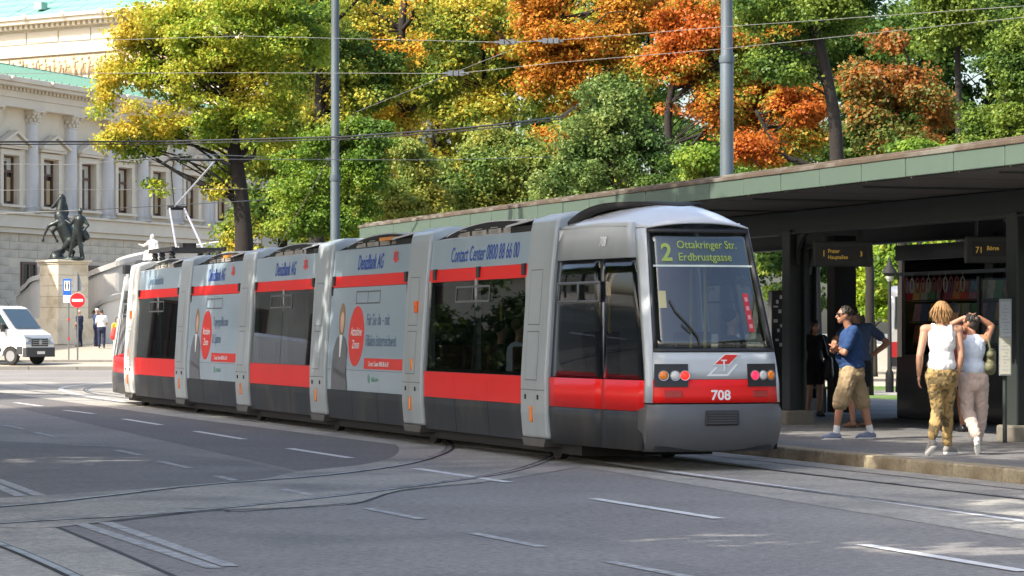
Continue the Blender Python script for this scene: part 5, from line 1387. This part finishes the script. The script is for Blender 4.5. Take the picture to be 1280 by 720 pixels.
blob('figure', [e3((.02, 0, 1.36), (.10, .11, .13)), e3((-.03, -.05, 1.28), (.07, .08, .12)), ((.03, 0, 1.1), (.03, 0, 1.25), .08, .07), ((-.14, 0, 1.05), (.20, 0, 1.03), .13, .13), ((.05, 0, 1.0), (.08, 0, .55), .22, .26), ((-.15, -.05, 1.05), (-.42, -.15, .88), .08, .06), ((-.42, -.15, .88), (-.62, -.25, .95), .055, .04), ((.22, 0, 1.03), (.30, -.1, .7), .09, .08), ((.30, -.1, .7), (.1, -.25, .66), .07, .05),
      ((.0, 0, .5), (-.22, -.32, .5), .20, .16), ((.2, 0, .5), (.08, -.35, .5), .20, .16), ((-.22, -.32, .5), (-.28, -.32, .08), .14, .17), ((.08, -.35, .5), (.05, -.38, .08), .15, .18), ((.15, .05, .45), (.15, .1, .08), .3, .36), ((-.30, -.35, .06), (-.36, -.5, .05), .07, .05)], M_marb, ss, .028, 3)
MB().box((.08, .1, .22), (.8, .7, .44)).build('seat', M_marb, ss, bev=.03)

# ================================================================ SIGNS
M_sred = mat('sign_red', (.62, .012, .018), .4); M_swhite = mat('sign_white', (.75, .75, .73), .4); M_sblue = mat('sign_blue', (.015, .12, .50), .4); M_sgrey = mat('sign_back_grey', (.30, .31, .32), .5, .4)
g0 = D(97, 450, 130); zb = .26
sg1 = thing('road_sign', 'round red no entry sign with grey triangle back above, on a grey pole', 'road sign', (g0.x, 130, zb), R(3))
MB().tube([(0, 0, 0), (0, 0, 3.9)], .036, 10).build('pole', M_steel, sg1)
ax = Matrix.Rotation(R(90), 3, 'X')
MB().lathe([(.325, 0), (.325, .03), (.31, .035)], (0, -.05, 2.70), 32, ax).build('disc', M_sred, sg1)
MB().box((0, -.089, 2.70), (.48, .006, .115)).build('white_bar', M_swhite, sg1)
MB().lathe([(.338, -.006), (.338, .02)], (0, -.05, 2.70), 32, ax).build('rim', M_swhite, sg1)
MB().prism([(-.27, .05, 3.12), (.27, .05, 3.12), (0, .05, 3.98)], (0, .03, 0)).build('triangle_back', M_sgrey, sg1)
g0 = D(86, 449, 132)
sg2 = thing('road_sign', 'blue sign with white square and plate on a banded pole beside the pedestal', 'road sign', (g0.x, 132, .30), R(3))
MB().tube([(0, 0, 0), (0, 0, 3.5)], .034, 10).build('pole', M_steel, sg2)
for z in (.9, 1.75): MB().tube([(0, 0, z), (0, 0, z + .14)], .038, 10).build('red_band', M_sred, sg2)
MB().box((-.07, -.06, 3.28), (.36, .03, .72)).build('blue_plate', M_sblue, sg2, bev=.01)
MB().box((-.07, -.078, 3.33), (.26, .008, .44)).build('white_square', M_swhite, sg2)
fg = MB()
for q in (-.065, .065):
    fg.box((-.07 + q, -.085, 3.33), (.05, .006, .18)); fg.ball((-.07 + q, -.085, 3.47), (.028, .006, .03), 8, 6); fg.box((-.07 + q, -.085, 3.22), (.035, .006, .14))
fg.build('figure', M_black, sg2)
MB().box((-.05, -.06, 2.74), (.38, .03, .32)).build('white_plate', M_swhite, sg2)
for z in (2.66, 2.74, 2.82): MB().box((-.05, -.078, z), (.26, .006, .03)).build('print_line', MATS['grey_print'], sg2)

# ================================================================ VEHICLES
def wheel(par, x, y, r, sgn):
    ax = Matrix.Rotation(R(90), 3, 'X')
    w = MB().lathe([(r * .62, -.11), (r * .92, -.11), (r, -.07), (r, .07), (r * .92, .11), (r * .62, .11)], (x, y, r), 28, ax).build('wheel', M_rubber, par, smooth=40)
    h = MB().lathe([(r * .62, -.125), (r * .55, -.09), (r * .5, -.05), (r * .25, -.05), (r * .22, -.12), (.001, -.12)] if sgn < 0 else [(r * .62, .125), (r * .55, .09), (r * .5, .05), (r * .25, .05), (r * .22, .12), (.001, .12)], (x, y, r), 28, Matrix.Rotation(R(-90), 3, 'X')).build('rim', mat('wheel_silver', (.42, .42, .43), .35, .6), w)
    return w
vz = .2; nose = D(60, 455, 124.5)
vrz = R(-28)
vdir = Vector((math.cos(vrz), math.sin(vrz), 0))
vo = Vector((nose.x, 124.5, vz)) - vdir * 1.5 + Vector((-.42, .4, 0))
van = thing('van', 'white panel van with black bumper and grille parked at the left edge', 'van', vo, vrz)
M_van = mat('van_white', (.78, .78, .77), .3, coat=.5, var=.03)
prof = [(-4.4, .38), (-4.45, 1.2), (-4.38, 2.36), (-4.2, 2.46), (-.2, 2.48), (.12, 2.38), (.88, 1.50), (1.38, 1.26), (1.50, 1.05), (1.52, .75), (1.52, .42)]
# wheel arches cut into the lower edge
low_ = [(1.25, .38)] + [(.72 + .44 * math.cos(a), .34 + .44 * math.sin(a)) for a in np.linspace(.1, PI - .1, 9)] + [(.25, .38), (-2.45, .38)] + [(-2.9 + .44 * math.cos(a), .34 + .44 * math.sin(a)) for a in np.linspace(.1, PI - .1, 9)]
loop = [(x, -.98, z) for x, z in prof + low_]
vb = MB().prism(loop, (0, 1.96, 0)).build('body', M_van, van, smooth=30, bev=.05)
def vq(name, pts, m, off, par=van, th=.02):
    b = MB(); b.prism(pts, off); return b.build(name, m, par)
M_vglass = mat('van_glass', (.035, .06, .065), .06, spec=.9, coat=1)
vq('windscreen', [(.20, -.84, 2.33), (.20, .84, 2.33), (.885, .88, 1.535), (.885, -.88, 1.535)], M_vglass, (.02, 0, .018))
vq('side_window', [(-.35, -.992, 1.50), (.68, -.992, 1.50), (.16, -.992, 2.20), (-.35, -.992, 2.20)], M_vglass, (0, .02, 0))
vq('side_window', [(-.35, .972, 1.50), (.68, .972, 1.50), (.16, .972, 2.20), (-.35, .972, 2.20)], M_vglass, (0, .02, 0))
b = MB(); b.box((1.47, 0, .52), (.20, 1.98, .40)); b.box((1.2, -.985, .60), (.3, .03, .34)); b.box((-1.1, -.985, .62), (2.7, .03, .16)); b.build('bumper', mat('dark_grey_plastic', (.035, .037, .04), .6), van, bev=.03)
b = MB(); b.box((1.505, 0, .93), (.05, 1.16, .34)); gr = b.build('grille', M_black, van, bev=.02)
for z in (.84, .93, 1.02): MB().box((1.535, 0, z), (.015, 1.06, .022)).build('grille_bar', M_steel, gr)
MB().lathe([(.11, 0), (.11, .015), (.09, .02)], (1.535, 0, .95), 20, Matrix.Rotation(R(90), 3, 'Y')).build('round_emblem', M_steel, gr)
for sy in (-1, 1):
    vq('headlight', [(1.40, sy * .93, 1.16), (1.515, sy * .62, 1.12), (1.535, sy * .62, .84), (1.50, sy * .95, .84)], mat('headlight_glass', (.30, .31, .33), .12, coat=1), (.03, 0, .01))
    wheel(van, .72, sy * .86, .36, sy); wheel(van, -2.9, sy * .86, .36, sy)
    b = MB(); b.box((.42, sy * 1.12, 1.55), (.14, .18, .36)); b.box((.42, sy * 1.02, 1.45), (.06, .1, .06)); b.build('mirror', M_black, van, bev=.03)
pl = MB().box((1.58, 0, .50), (.02, .52, .12)).build('number_plate', M_swhite, van)
vj = MB(); vj.box((-.42, -.983, 1.3), (.012, .006, 1.7)); vj.box((.72, -.983, 1.15), (.012, .006, .6)); vj.box((-2.5, -.983, 1.3), (.012, .006, 1.8)); vj.build('door_joint', MATS['dark_frame'], van)
MB().box((-.25, -.99, 1.30), (.18, .03, .05)).build('handle', M_black, van)
MB().tube([(-.1, 0, 2.47), (-.3, 0, 2.75)], .008, 5).build('aerial', M_black, van)

v2 = copy_tree(van); v2.location = (-22.5, 84, 0.01); v2.rotation_euler = (0, 0, R(108)); v2['label'] = 'white panel van driving along the road outside the left picture edge'
cz = D(1148, 460, 100)
bus = thing('coach', 'white coach parked beyond the platform, partly hidden by the kiosk', 'coach', (cz.x + 1.3, 102, .012), R(74))
loop = [(-5.5, -1.2, .35), (-5.6, -1.2, 1.6), (-5.35, -1.2, 2.95), (-5.1, -1.2, 3.1), (5.2, -1.2, 3.1), (5.45, -1.2, 2.9), (5.5, -1.2, .35)]
MB().prism(loop, (0, 2.4, 0)).build('body', M_van, bus, bev=.08)
for k in range(5):
    for sy in (-1, 1): MB().box((-4.1 + 2.1 * k, sy * 1.2, 2.15), (1.95, .03, .95)).build('window', M_vglass, bus, bev=.03)
MB().box((-5.56, 0, 2.2), (.12, 2.0, 1.1), 0, Matrix.Rotation(R(9), 3, 'Y')).build('rear_window', M_vglass, bus, bev=.03)
for sy in (-1, 1):
    wheel(bus, 3.3, sy * 1.1, .48, sy); wheel(bus, -2.9, sy * 1.1, .48, sy)
    MB().box((-5.6, sy * 1.0, 1.0), (.05, .2, .5)).build('tail_lamp', M_sred, bus)
MB().box((-5.6, 0, .6), (.1, 2.3, .3)).build('bumper', M_black, bus)
for z in (1.28, 1.4): MB().box((0, -1.215, z), (10.4, .02, .06)).build('stripe', M_tdark, bus)
# ================================================================ PEOPLE
M_skin = mat('skin_tanned', (.37, .18, .105), .5, var=.1, scale=8)
M_skin2 = mat('skin_fair', (.43, .235, .15), .5, var=.1, scale=8)
M_eye = mat('eye_dark', (.02, .015, .012), .2)
def mirror(d): return Vector((-d[0], d[1], d[2]))
BASE = dict(head=(0, .03, 1.675), neck=(0, -.01, 1.50), shL=(-.185, 0, 1.455), shR=(.185, 0, 1.455), elL=(-.245, -.03, 1.16), elR=(.245, -.03, 1.16), wrL=(-.255, .05, .92), wrR=(.255, .05, .92),
            hdL=(0, .15, -1), hdR=(0, .15, -1), hipL=(-.095, 0, .93), hipR=(.095, 0, .93), knL=(-.105, .03, .51), knR=(.105, .03, .51), anL=(-.11, -.03, .09), anR=(.11, -.03, .09), toL=(-.12, .14, .035), toR=(.12, .14, .035),
            chest=(0, -.01, 1.33), waist=(0, 0, 1.12), pelvis=(0, 0, .96))
def human(label, loc, yaw, over, look, voxel=.011, k=1.0, face=0.0, group=None, torso=(.165, .115), fem=False, bald=False):
    t = thing('person', label, 'person', loc, yaw, group); t.scale = (k, k, k)
    J = {a: Vector(c) for a, c in BASE.items()}
    for a, c in over.items(): J[a] = Vector(c)
    sk = look.get('skin', M_skin)
    tw, td = torso
    F = Matrix.Rotation(face, 3, 'Z')
    h = J['head']
    def hp(x, y, z): return h + F @ Vector((x, y, z))
    sh = J['shR'] - J['shL']; tq = math.atan2(sh.y, sh.x); T = Matrix.Rotation(tq, 3, 'Z')
    B_ = [('e', h, (.072, .092, .112), F), (hp(0, .045, -.062), hp(0, .062, -.085), .048, .034), (hp(0, .088, .0), hp(0, .112, -.028), .012, .018), (hp(-.03, .078, .028), hp(.03, .078, .028), .016, .016),
          ('e', hp(-.076, -.005, -.005), (.012, .022, .034), F), ('e', hp(.076, -.005, -.005), (.012, .022, .034), F), (hp(-.022, .092, -.058), hp(.022, .092, -.058), .010, .010),
          (J['neck'] - Vector((0, 0, .03)), h + Vector((0, -.01, -.06)), .058, .053),
          (J['shL'], J['shR'], .062, .062), ('e', J['chest'], (tw * .92, td * .92, .19), T), ('e', J['waist'], (tw * .82, td * .88, .16), T), ('e', J['pelvis'], (tw * .95, td * .98, .13), T)]
    for s_ in 'LR':
        sh_, el, wr = J['sh' + s_], J['el' + s_], J['wr' + s_]
        B_ += [(sh_, el, .054, .041), (el, el.lerp(wr, .35), .042, .043), (el.lerp(wr, .35), wr, .043, .027)]
        d = J['hd' + s_].normalized(); sd = 1 if s_ == 'R' else -1
        side_ = d.cross(Vector((0, 1, 0)) if abs(d.y) < .8 else Vector((0, 0, 1)));  side_.normalize()
        nrm = side_.cross(d); fw = nrm if nrm.y > 0 else -nrm          # the edge of the hand that points forward (thumb side)
        pal = wr + d * .075
        M = Matrix((fw, side_, d)).transposed()
        B_.append(('e', wr + d * .055, (.040, .017, .055), M))
        for q, (o_, ln) in enumerate(((.030, .068), (.011, .078), (-.010, .072), (-.030, .056))):
            a = wr + d * .092 + fw * o_; c = a + d * ln * .55 + side_ * .010 * -sd; e = c + (d * .7 + side_ * .7 * -sd).normalized() * ln * .45
            B_ += [(a, c, .0095, .009), (c, e, .009, .0075)]
        a = wr + d * .03 + fw * .032; c = a + (d * .7 + fw * .6).normalized() * .04
        B_ += [(a, c, .012, .0105), (c, c + d * .03, .0105, .009)]
        hi, kn, an, to = J['hip' + s_], J['kn' + s_], J['an' + s_], J['to' + s_]
        B_ += [(hi, kn, .088, .056), (kn, kn.lerp(an, .3), .055, .058), (kn.lerp(an, .3), an, .058, .036), (an + Vector((0, 0, -.03)), to, .036, .028)]
    body = blob('body', B_, sk, t, voxel, 3)
    for sx in (-1, 1):
        MB().ball(hp(sx * .030, .083, .012), (.011, .008, .007), 8, 6, F).build('eye', M_eye, body)
    W_ = lambda nm, ps, m, it=3, wr=.0: blob(nm, ps, m, t, voxel, it, wr=wr)
    if 'top' in look:
        m, sl, lo = look['top']           # sleeve share of the upper arm (0 none), hem height
        g = .014
        ps = [('e', J['chest'] + Vector((0, 0, .0)), (tw + g, td + g, .20), T), ('e', J['waist'] + Vector((0, .0, .02)), (tw * (.80 if fem else .93) + g, td * .96 + g + look.get('belly', 0), .21), T), (J['shL'] * .80 + J['shR'] * .20 - Vector((0, 0, .03)), J['shR'] * .80 + J['shL'] * .20 - Vector((0, 0, .03)), .072, .072)]
        pc = J['pelvis']; ps += [('e', Vector((pc.x, pc.y, lo + .10)), (tw * 1.0 + g + .005, td * 1.02 + g + .01, .12), T)]
        if sl:
            for s_ in 'LR':
                e = J['sh' + s_].lerp(J['el' + s_], sl); ps.append((J['sh' + s_], e, .072, .070 if sl < 1 else .058))
                if sl >= 1: ps.append((J['el' + s_], J['el' + s_].lerp(J['wr' + s_], .9), .055, .042))
            ps.append((J['shL'], J['shR'], .076, .076))
        else:
            for q in (-.095, .095) if not look.get('strap') else (-.07, .07):
                c = T @ Vector((q, 0, 0)); mid = (J['shL'] + J['shR']) / 2
                w_ = .030 if not look.get('strap') else .012
                for fr in (-1, 1): ps.append((mid + c + Vector((0, fr * .05, .042)), mid + c + T @ Vector((0, fr * (td - .012), -.12)), w_, w_ * .9))
                ps.append((mid + c + Vector((0, -.05, .042)), mid + c + Vector((0, .05, .042)), w_, w_))
        W_('top', ps, m, 3, .007 if voxel < .012 else .004)
    if 'bottom' in look:
        m, kind, loose = look['bottom']
        pc = J['pelvis']
        ps = [('e', pc, (tw + .016, td + .018, .12), T), ('e', pc - Vector((0, 0, .08)), (tw + .02, td + .02, .12), T)]
        for s_ in 'LR':
            hi, kn, an = J['hip' + s_], J['kn' + s_], J['an' + s_]
            if kind == 'shorts': e = kn.lerp(an, .02) if look.get('long') else hi.lerp(kn, .62); ps += [(hi, e, .102 + loose * .6, .082 + loose)]
            elif kind == 'skirt': ps += [(hi, kn, .11, .11)]
            else:
                ps += [(hi, kn, .098 + loose * .4, .066 + loose), (kn, kn.lerp(an, .5), .066 + loose, .060 + loose), (kn.lerp(an, .5), an + Vector((0, 0, .03)), .060 + loose, .048 + loose * .5)]
                for q in range(4):
                    c = kn.lerp(an, .35 + .18 * q); ps.append((c + Vector((-.012, -.015, 0)), c + Vector((.012, .015, .02)), .052 + loose - .004 * q, .052 + loose - .004 * q))
        W_('trousers' if kind == 'long' else kind, ps, m, 2, .012 if voxel < .012 else .006)
    if 'hair' in look:
        m, kind = look['hair']
        ps = [('e', hp(0, -.016, .030), (.081, .092, .095), F)]
        if kind == 'long':
            ps = [('e', hp(0, -.018, .028), (.088, .098, .100), F), ('e', hp(0, -.045, -.045), (.084, .066, .115), F)]
            for q in range(9):
                w = R(-100 + 25 * q); c = (math.sin(w), -math.cos(w)); l = .05 * ((q * 7) % 5) / 5
                ps.append((hp(c[0] * .078, -.02 + c[1] * .075, .02), hp(c[0] * .080, -.02 + c[1] * .078, -.105 - l), .024, .009))
        if kind == 'bun': ps += [('e', hp(0, -.10, .045), (.05, .045, .045), F), ('e', hp(0, -.04, -.02), (.075, .07, .08), F)]
        if kind == 'cap': ps = [('e', hp(0, -.005, .05), (.085, .102, .075), F), (hp(-.04, .09, .045), hp(.04, .09, .045), .02, .02)]
        hb = blob('hair' if kind != 'cap' else 'cap', ps, m, t, voxel, 2, wr=.006 if kind != 'cap' else 0)
        if kind in ('long', 'short', 'bun') and voxel < .014:      # loose locks over the mass of hair
            lk = MB(); r_ = random.Random(5)
            for q in range(330 if kind == 'long' else 130):
                th = r_.uniform(.1, 2.1 if kind == 'long' else 1.55); ph = r_.uniform(-PI, PI)
                if math.cos(ph) > .35 and th > .75 or th > 1.6 and math.cos(ph) > -.2: continue
                d = Vector((math.sin(th) * math.sin(ph), math.sin(th) * math.cos(ph), math.cos(th)))
                a = Vector((d.x * .086, -.018 + d.y * .096, .03 + d.z * .098))
                ln = (r_.uniform(.07, .15) if kind == 'long' else r_.uniform(.02, .04)); tg = Vector((d.x * .5, d.y * .5, -1 + d.z * .7)).normalized()
                b_ = a + tg * ln * .5 + d * .003; c_ = a + tg * ln + d * r_.uniform(-.022, .004)
                pts = [hp(*a), hp(*b_), hp(*c_)]
                lk.tube(pts, [.007, .006, .0015], 4, False)
            lk.build('lock', m, hb, smooth=True)
    if 'shades' in look:
        b = MB()
        for sx in (-1, 1): b.ball(hp(sx * .034, .094, .012), (.030, .012, .021), 10, 6, F); b.tube([hp(sx * .062, .085, .018), hp(sx * .079, .01, .016)], .005, 5)
        b.tube([hp(-.015, .10, .018), hp(.015, .10, .018)], .005, 5); b.build('sunglasses', M_black, t)
    if 'shoes' in look:
        m, sole, sock = look['shoes']
        for s_ in 'LR':
            an, to = J['an' + s_], J['to' + s_]; f = (to - an); f2 = Vector((f.x, f.y, f.z)); heel = an + Vector((0, 0, -.045)) - Vector((f.x, f.y, 0)).normalized() * .035
            sh_ = blob('shoe', [(heel, to, .043, .036), (an + Vector((0, 0, -.01)), heel.lerp(to, .55) + Vector((0, 0, .02)), .044, .036), (to, to + f.normalized() * .03, .036, .028)], m, t, voxel, 2)
            if sole:
                dn_ = Vector((0, 0, -.034)); b = blob('sole', [(heel + dn_, to + dn_ * .8, .036, .036), (to + dn_ * .8, to + f.normalized() * .035 + dn_ * .8, .034, .026)], sole, sh_, voxel, 2)
            if sock: blob('sock', [(an, an + (J['kn' + s_] - an).normalized() * .09, .045, .047)], sock, t, voxel, 2)
    return t

M_wtank = mat('white_tank_cotton', (.80, .80, .79), .9, var=.04, bump=.25, bscale=14)
M_btank = mat('pale_blue_tank_cotton', (.55, .63, .74), .9, var=.06, bump=.25, bscale=14)
M_blues = mat('blue_tshirt', (.015, .05, .15), .9, var=.15, bump=.3, bscale=12)
M_khaki = mat('khaki_cotton', (.34, .25, .14), .9, var=.14, scale=5, bump=.6, bscale=11)
M_camo = mat('camouflage_cotton', (.34, .23, .09), .9, var=.15, scale=9, bump=.6, bscale=12, col2=(.12, .085, .035), c2scale=11, c2lo=.50, c2hi=.56)
M_pinkt = mat('beige_pink_trousers', (.46, .36, .31), .9, var=.08, scale=4, bump=.5, bscale=10)
M_blond = mat('blond_hair', (.30, .165, .06), .6, var=.35, scale=30, bump=.6, bscale=60)
M_dkhair = mat('dark_brown_hair', (.022, .015, .011), .5, var=.3, scale=30, bump=.5, bscale=60)
M_gshoe = mat('grey_canvas_shoe', (.22, .21, .19), .8); M_wshoe = mat('white_canvas_shoe', (.66, .65, .62), .7); M_sole = mat('white_sole', (.70, .69, .66), .6); M_bshoe = mat('blue_grey_trainer', (.16, .20, .30), .7, var=.4, scale=25); M_sock = mat('white_sock', (.72, .72, .71), .9)

def foot(px, py, dz=0.0):
    Z = FPX * (CAMH - KZ) / (py - HOR); return Vector(((px - 640) * Z / FPX, Z, KZ + dz))
# blond man in camouflage trousers, walking away
human('blond man in white tank top and camouflage trousers walking along the kerb', foot(1177, 569), R(2), dict(
    head=(0, .03, 1.68), neck=(-.01, -.01, 1.51), shL=(-.195, 0, 1.47), shR=(.195, .0, 1.47), elL=(-.265, -.05, 1.17), elR=(.225, -.03, 1.16), wrL=(-.262, .03, .94), wrR=(.19, .04, .91), hdR=(-.05, .15, -1),
    hipL=(-.10, 0, .94), hipR=(.095, 0, .94), knL=(-.035, .05, .53), anL=(-.145, -.20, .19), toL=(-.175, -.08, .055), knR=(.095, .17, .54), anR=(.115, .24, .10), toR=(.215, .36, .035)),
    dict(skin=M_skin2, top=(M_wtank, 0, .96), bottom=(M_camo, 'long', .010), hair=(M_blond, 'long'), shoes=(M_gshoe, M_sole, None)), .0095, 1.02, torso=(.155, .11))
# woman with both hands at her hair
human('woman in pale blue top and beige trousers with both hands at her hair', foot(1216, 568), R(-4), dict(
    head=(-.03, .03, 1.66), shL=(-.165, 0, 1.455), shR=(.165, 0, 1.455), elL=(-.33, .10, 1.60), elR=(.25, .14, 1.62), wrL=(-.10, .05, 1.735), wrR=(.085, .08, 1.735), hdL=(.8, -.4, .12), hdR=(-.7, -.45, .12),
    hipL=(-.09, 0, .96), hipR=(.10, 0, .96), pelvis=(.01, 0, .98), knL=(-.06, .03, .54), anL=(.035, -.22, .23), toL=(.05, -.13, .07), knR=(.12, .16, .54), anR=(.075, .26, .10), toR=(.09, .42, .035)),
    dict(top=(M_btank, 0, 1.0), strap=1, bottom=(M_pinkt, 'long', .020), hair=(M_dkhair, 'bun'), shades=1, shoes=(M_wshoe, M_sole, None)), .0095, .95, face=R(58), torso=(.145, .105), fem=True)
# man in blue, arms crossed, facing left
human('stocky man in blue T-shirt and khaki shorts with arms crossed, facing left', foot(1065, 549), R(90), dict(
    head=(0, .10, 1.685), neck=(0, .03, 1.51), shL=(-.20, .0, 1.47), shR=(.20, .02, 1.47), chest=(0, .01, 1.33), waist=(0, .03, 1.12), elL=(-.265, .13, 1.17), elR=(.265, .13, 1.18), wrL=(.06, .255, 1.26), wrR=(-.12, .29, 1.20), hdL=(.9, -.25, .3), hdR=(-.8, -.45, .35),
    hipL=(-.10, .03, .93), hipR=(.10, -.02, .93), knL=(-.12, .17, .51), anL=(-.12, .23, .09), toL=(-.13, .38, .035), knR=(.11, -.15, .51), anR=(.12, -.27, .09), toR=(.09, -.11, .035)),
    dict(top=(M_blues, .70, .90), belly=.035, bottom=(M_khaki, 'shorts', .035), long=1, hair=(M_dkhair, 'short'), shades=1, shoes=(M_bshoe, M_sole, M_sock)), .0095, 1.01, face=R(6), torso=(.19, .155))
# man behind him, hand on hip
human('man in grey blue T-shirt and black shorts with hand on hip, behind the stocky man', foot(1073, 534.5), R(25), dict(
    head=(-.09, .05, 1.66), elL=(-.42, -.02, 1.28), wrL=(-.24, .05, 1.06), hdL=(.6, .5, -.5), elR=(.44, -.10, 1.24), wrR=(.20, -.03, 1.04), hdR=(-.5, .5, -.3), toL=(-.14, .12, .03), knR=(.13, .02, .51), anR=(.15, -.04, .09)),
    dict(top=(mat('grey_blue_tshirt', (.055, .085, .16), .9, var=.1), .6, .92), bottom=(mat('black_shorts', (.012, .012, .014), .9), 'shorts', .02), hair=(M_dkhair, 'short'), shoes=(mat('brown_sandal', (.18, .10, .06), .7), None, None)), .013, 1.05, torso=(.175, .13))
human('man in pink shirt half hidden behind the blond man at the kiosk', foot(1193, 540), R(15), dict(elR=(.26, .10, 1.2), wrR=(.2, .3, 1.3)), dict(top=(mat('pink_shirt', (.45, .10, .13), .9), .7, .92), bottom=(mat('dark_shorts', (.03, .03, .04), .9), 'shorts', .02), hair=(mat('grey_hair', (.08, .08, .08), .8), 'short'), shoes=(M_black, None, None)), .016, 1.06, torso=(.18, .14))
human('woman in black with dark shoulder bag beside the left shelter post', foot(1018, 521), R(200), dict(), dict(skin=M_skin2, top=(mat('black_top', (.012, .012, .014), .9), 1, .90), bottom=(mat('black_skirt', (.013, .013, .015), .9), 'shorts', .02), hair=(M_dkhair, 'long'), shoes=(M_black, None, None)), .016, .93, torso=(.15, .11), fem=True)
b1 = foot(984, 516)
bn = thing('bench', 'dark bench half hidden behind the back of the tram', 'bench', b1, R(12))
for k in range(4): MB().box((0, -.18 + .12 * k, .45), (1.5, .10, .035)).build('slat', M_wood, bn)
for sx in (-.65, .65):
    b = MB(); b.box((sx, 0, .215), (.05, .42, .43)); b.build('leg', M_iron, bn)
human('seated person in grey T-shirt on the bench behind the tram', b1, R(150), dict(
    head=(0, .05, 1.24), neck=(0, 0, 1.07), shL=(-.18, 0, 1.03), shR=(.18, 0, 1.03), chest=(0, -.02, .90), waist=(0, -.03, .70), pelvis=(0, 0, .56), elL=(-.24, .06, .76), elR=(.24, .06, .76), wrL=(-.18, .28, .70), wrR=(.18, .28, .70), hdL=(.1, 1, -.2), hdR=(-.1, 1, -.2),
    hipL=(-.10, .02, .54), hipR=(.10, .02, .54), knL=(-.12, .45, .52), knR=(.12, .45, .52), anL=(-.12, .46, .09), anR=(.12, .46, .09), toL=(-.12, .62, .035), toR=(.12, .62, .035)),
    dict(top=(mat('grey_tshirt', (.20, .22, .26), .9), .6, .50), bottom=(mat('dark_jeans', (.03, .035, .05), .9), 'long', .01), hair=(M_dkhair, 'short'), shoes=(M_black, None, None)), .016, 1.0)
# shoulder bag of the woman with raised arms
bw = foot(1216, 568)
bag = thing('handbag', 'olive shoulder bag hanging at the right side of the woman in pale blue', 'bag', bw + Vector((.205, -.03, .0)))
M_bag = mat('olive_leather', (.11, .11, .055), .6, var=.2, bump=.4, bscale=15)
blob('pouch', [((0, 0, 1.02), (.02, .02, 1.22), .07, .055), ((-.015, -.06, 1.05), (-.015, .08, 1.05), .07, .07), ((.0, -.05, 1.2), (.0, .07, 1.2), .05, .05)], M_bag, bag, .012, 3)
MB().tube([(.0, -.06, 1.22), (-.03, -.05, 1.36), (-.05, .0, 1.435), (-.03, .06, 1.36), (.0, .07, 1.22)], .012, 6).build('strap', M_bag, bag)
# black bag
b2 = foot(1018, 521)
bg2 = thing('handbag', 'black shoulder bag at the hip of the woman in black', 'bag', b2 + Vector((.23, -.08, 0)))
blob('pouch', [((0, 0, .72), (0, 0, .98), .10, .08)], M_black, bg2, .016, 3); MB().tube([(0, 0, 1.04), (-.06, .03, 1.30), (-.09, .06, 1.385)], .012, 5).build('strap', M_black, bg2)

# policemen by the pedestal and a passer-by
M_navy = mat('navy_cloth', (.018, .024, .06), .9); M_shirt = mat('white_shirt_cloth', (.72, .72, .70), .9); M_skyb = mat('blue_uniform_shirt', (.03, .05, .12), .9)
def far(px, Z, z): return Vector(((px - 640) * Z / FPX, Z, z))
CW = mat('white_cap', (.72, .70, .68), .8)
for lab, px, Z, z, yaw, top, cap_, k in (('policeman in navy uniform leaning on the pedestal, nearest the road signs', 99.5, 145.0, .84, 60, M_navy, (mat('pale_cap', (.45, .36, .30), .8), 'cap'), 1.0),
                                        ('policeman in dark blue shirt and white cap beside the white shirted man', 120.5, 145.6, .86, -60, M_skyb, (CW, 'cap'), 1.04),
                                        ('man in white shirt and navy trousers seen from behind near the pedestal', 127.0, 143.8, .78, 5, M_shirt, (M_dkhair, 'short'), 1.04)):
    human(lab, far(px, Z, z), R(yaw), dict(wrR=(.12, .25, 1.05), elR=(.26, .04, 1.15), wrL=(-.15, .22, 1.0)), dict(skin=M_skin2, top=(top, .7, .93), bottom=(M_navy, 'long', .012), hair=cap_, shoes=(M_black, None, None)), .02, k, torso=(.19, .14))
human('person in yellow top and white trousers walking behind the far end of the tram', far(146.5, 139, .50), R(200), dict(knL=(-.1, .16, .52), anL=(-.1, .22, .12), anR=(.1, -.2, .12), toR=(.1, -.05, .04)), dict(skin=M_skin2, top=(mat('yellow_top', (.70, .36, .04), .9), .6, .95), bottom=(mat('white_trousers', (.62, .58, .52), .9), 'long', .012), hair=(M_dkhair, 'long'), shoes=(M_wshoe, None, None)), .02, .98)
rb = thing('red_bag', 'bright red shoulder bag of the person behind the tram end', 'bag', far(143.2, 138.7, .50))
blob('pouch', [((-.05, 0, .86), (.02, 0, 1.18), .17, .12)], mat('red_bag_cloth', (.75, .04, .03), .7), rb, .03, 3)

bpy.data.scenes.remove(WORK)
bpy.data.batch_remove(TRASH)
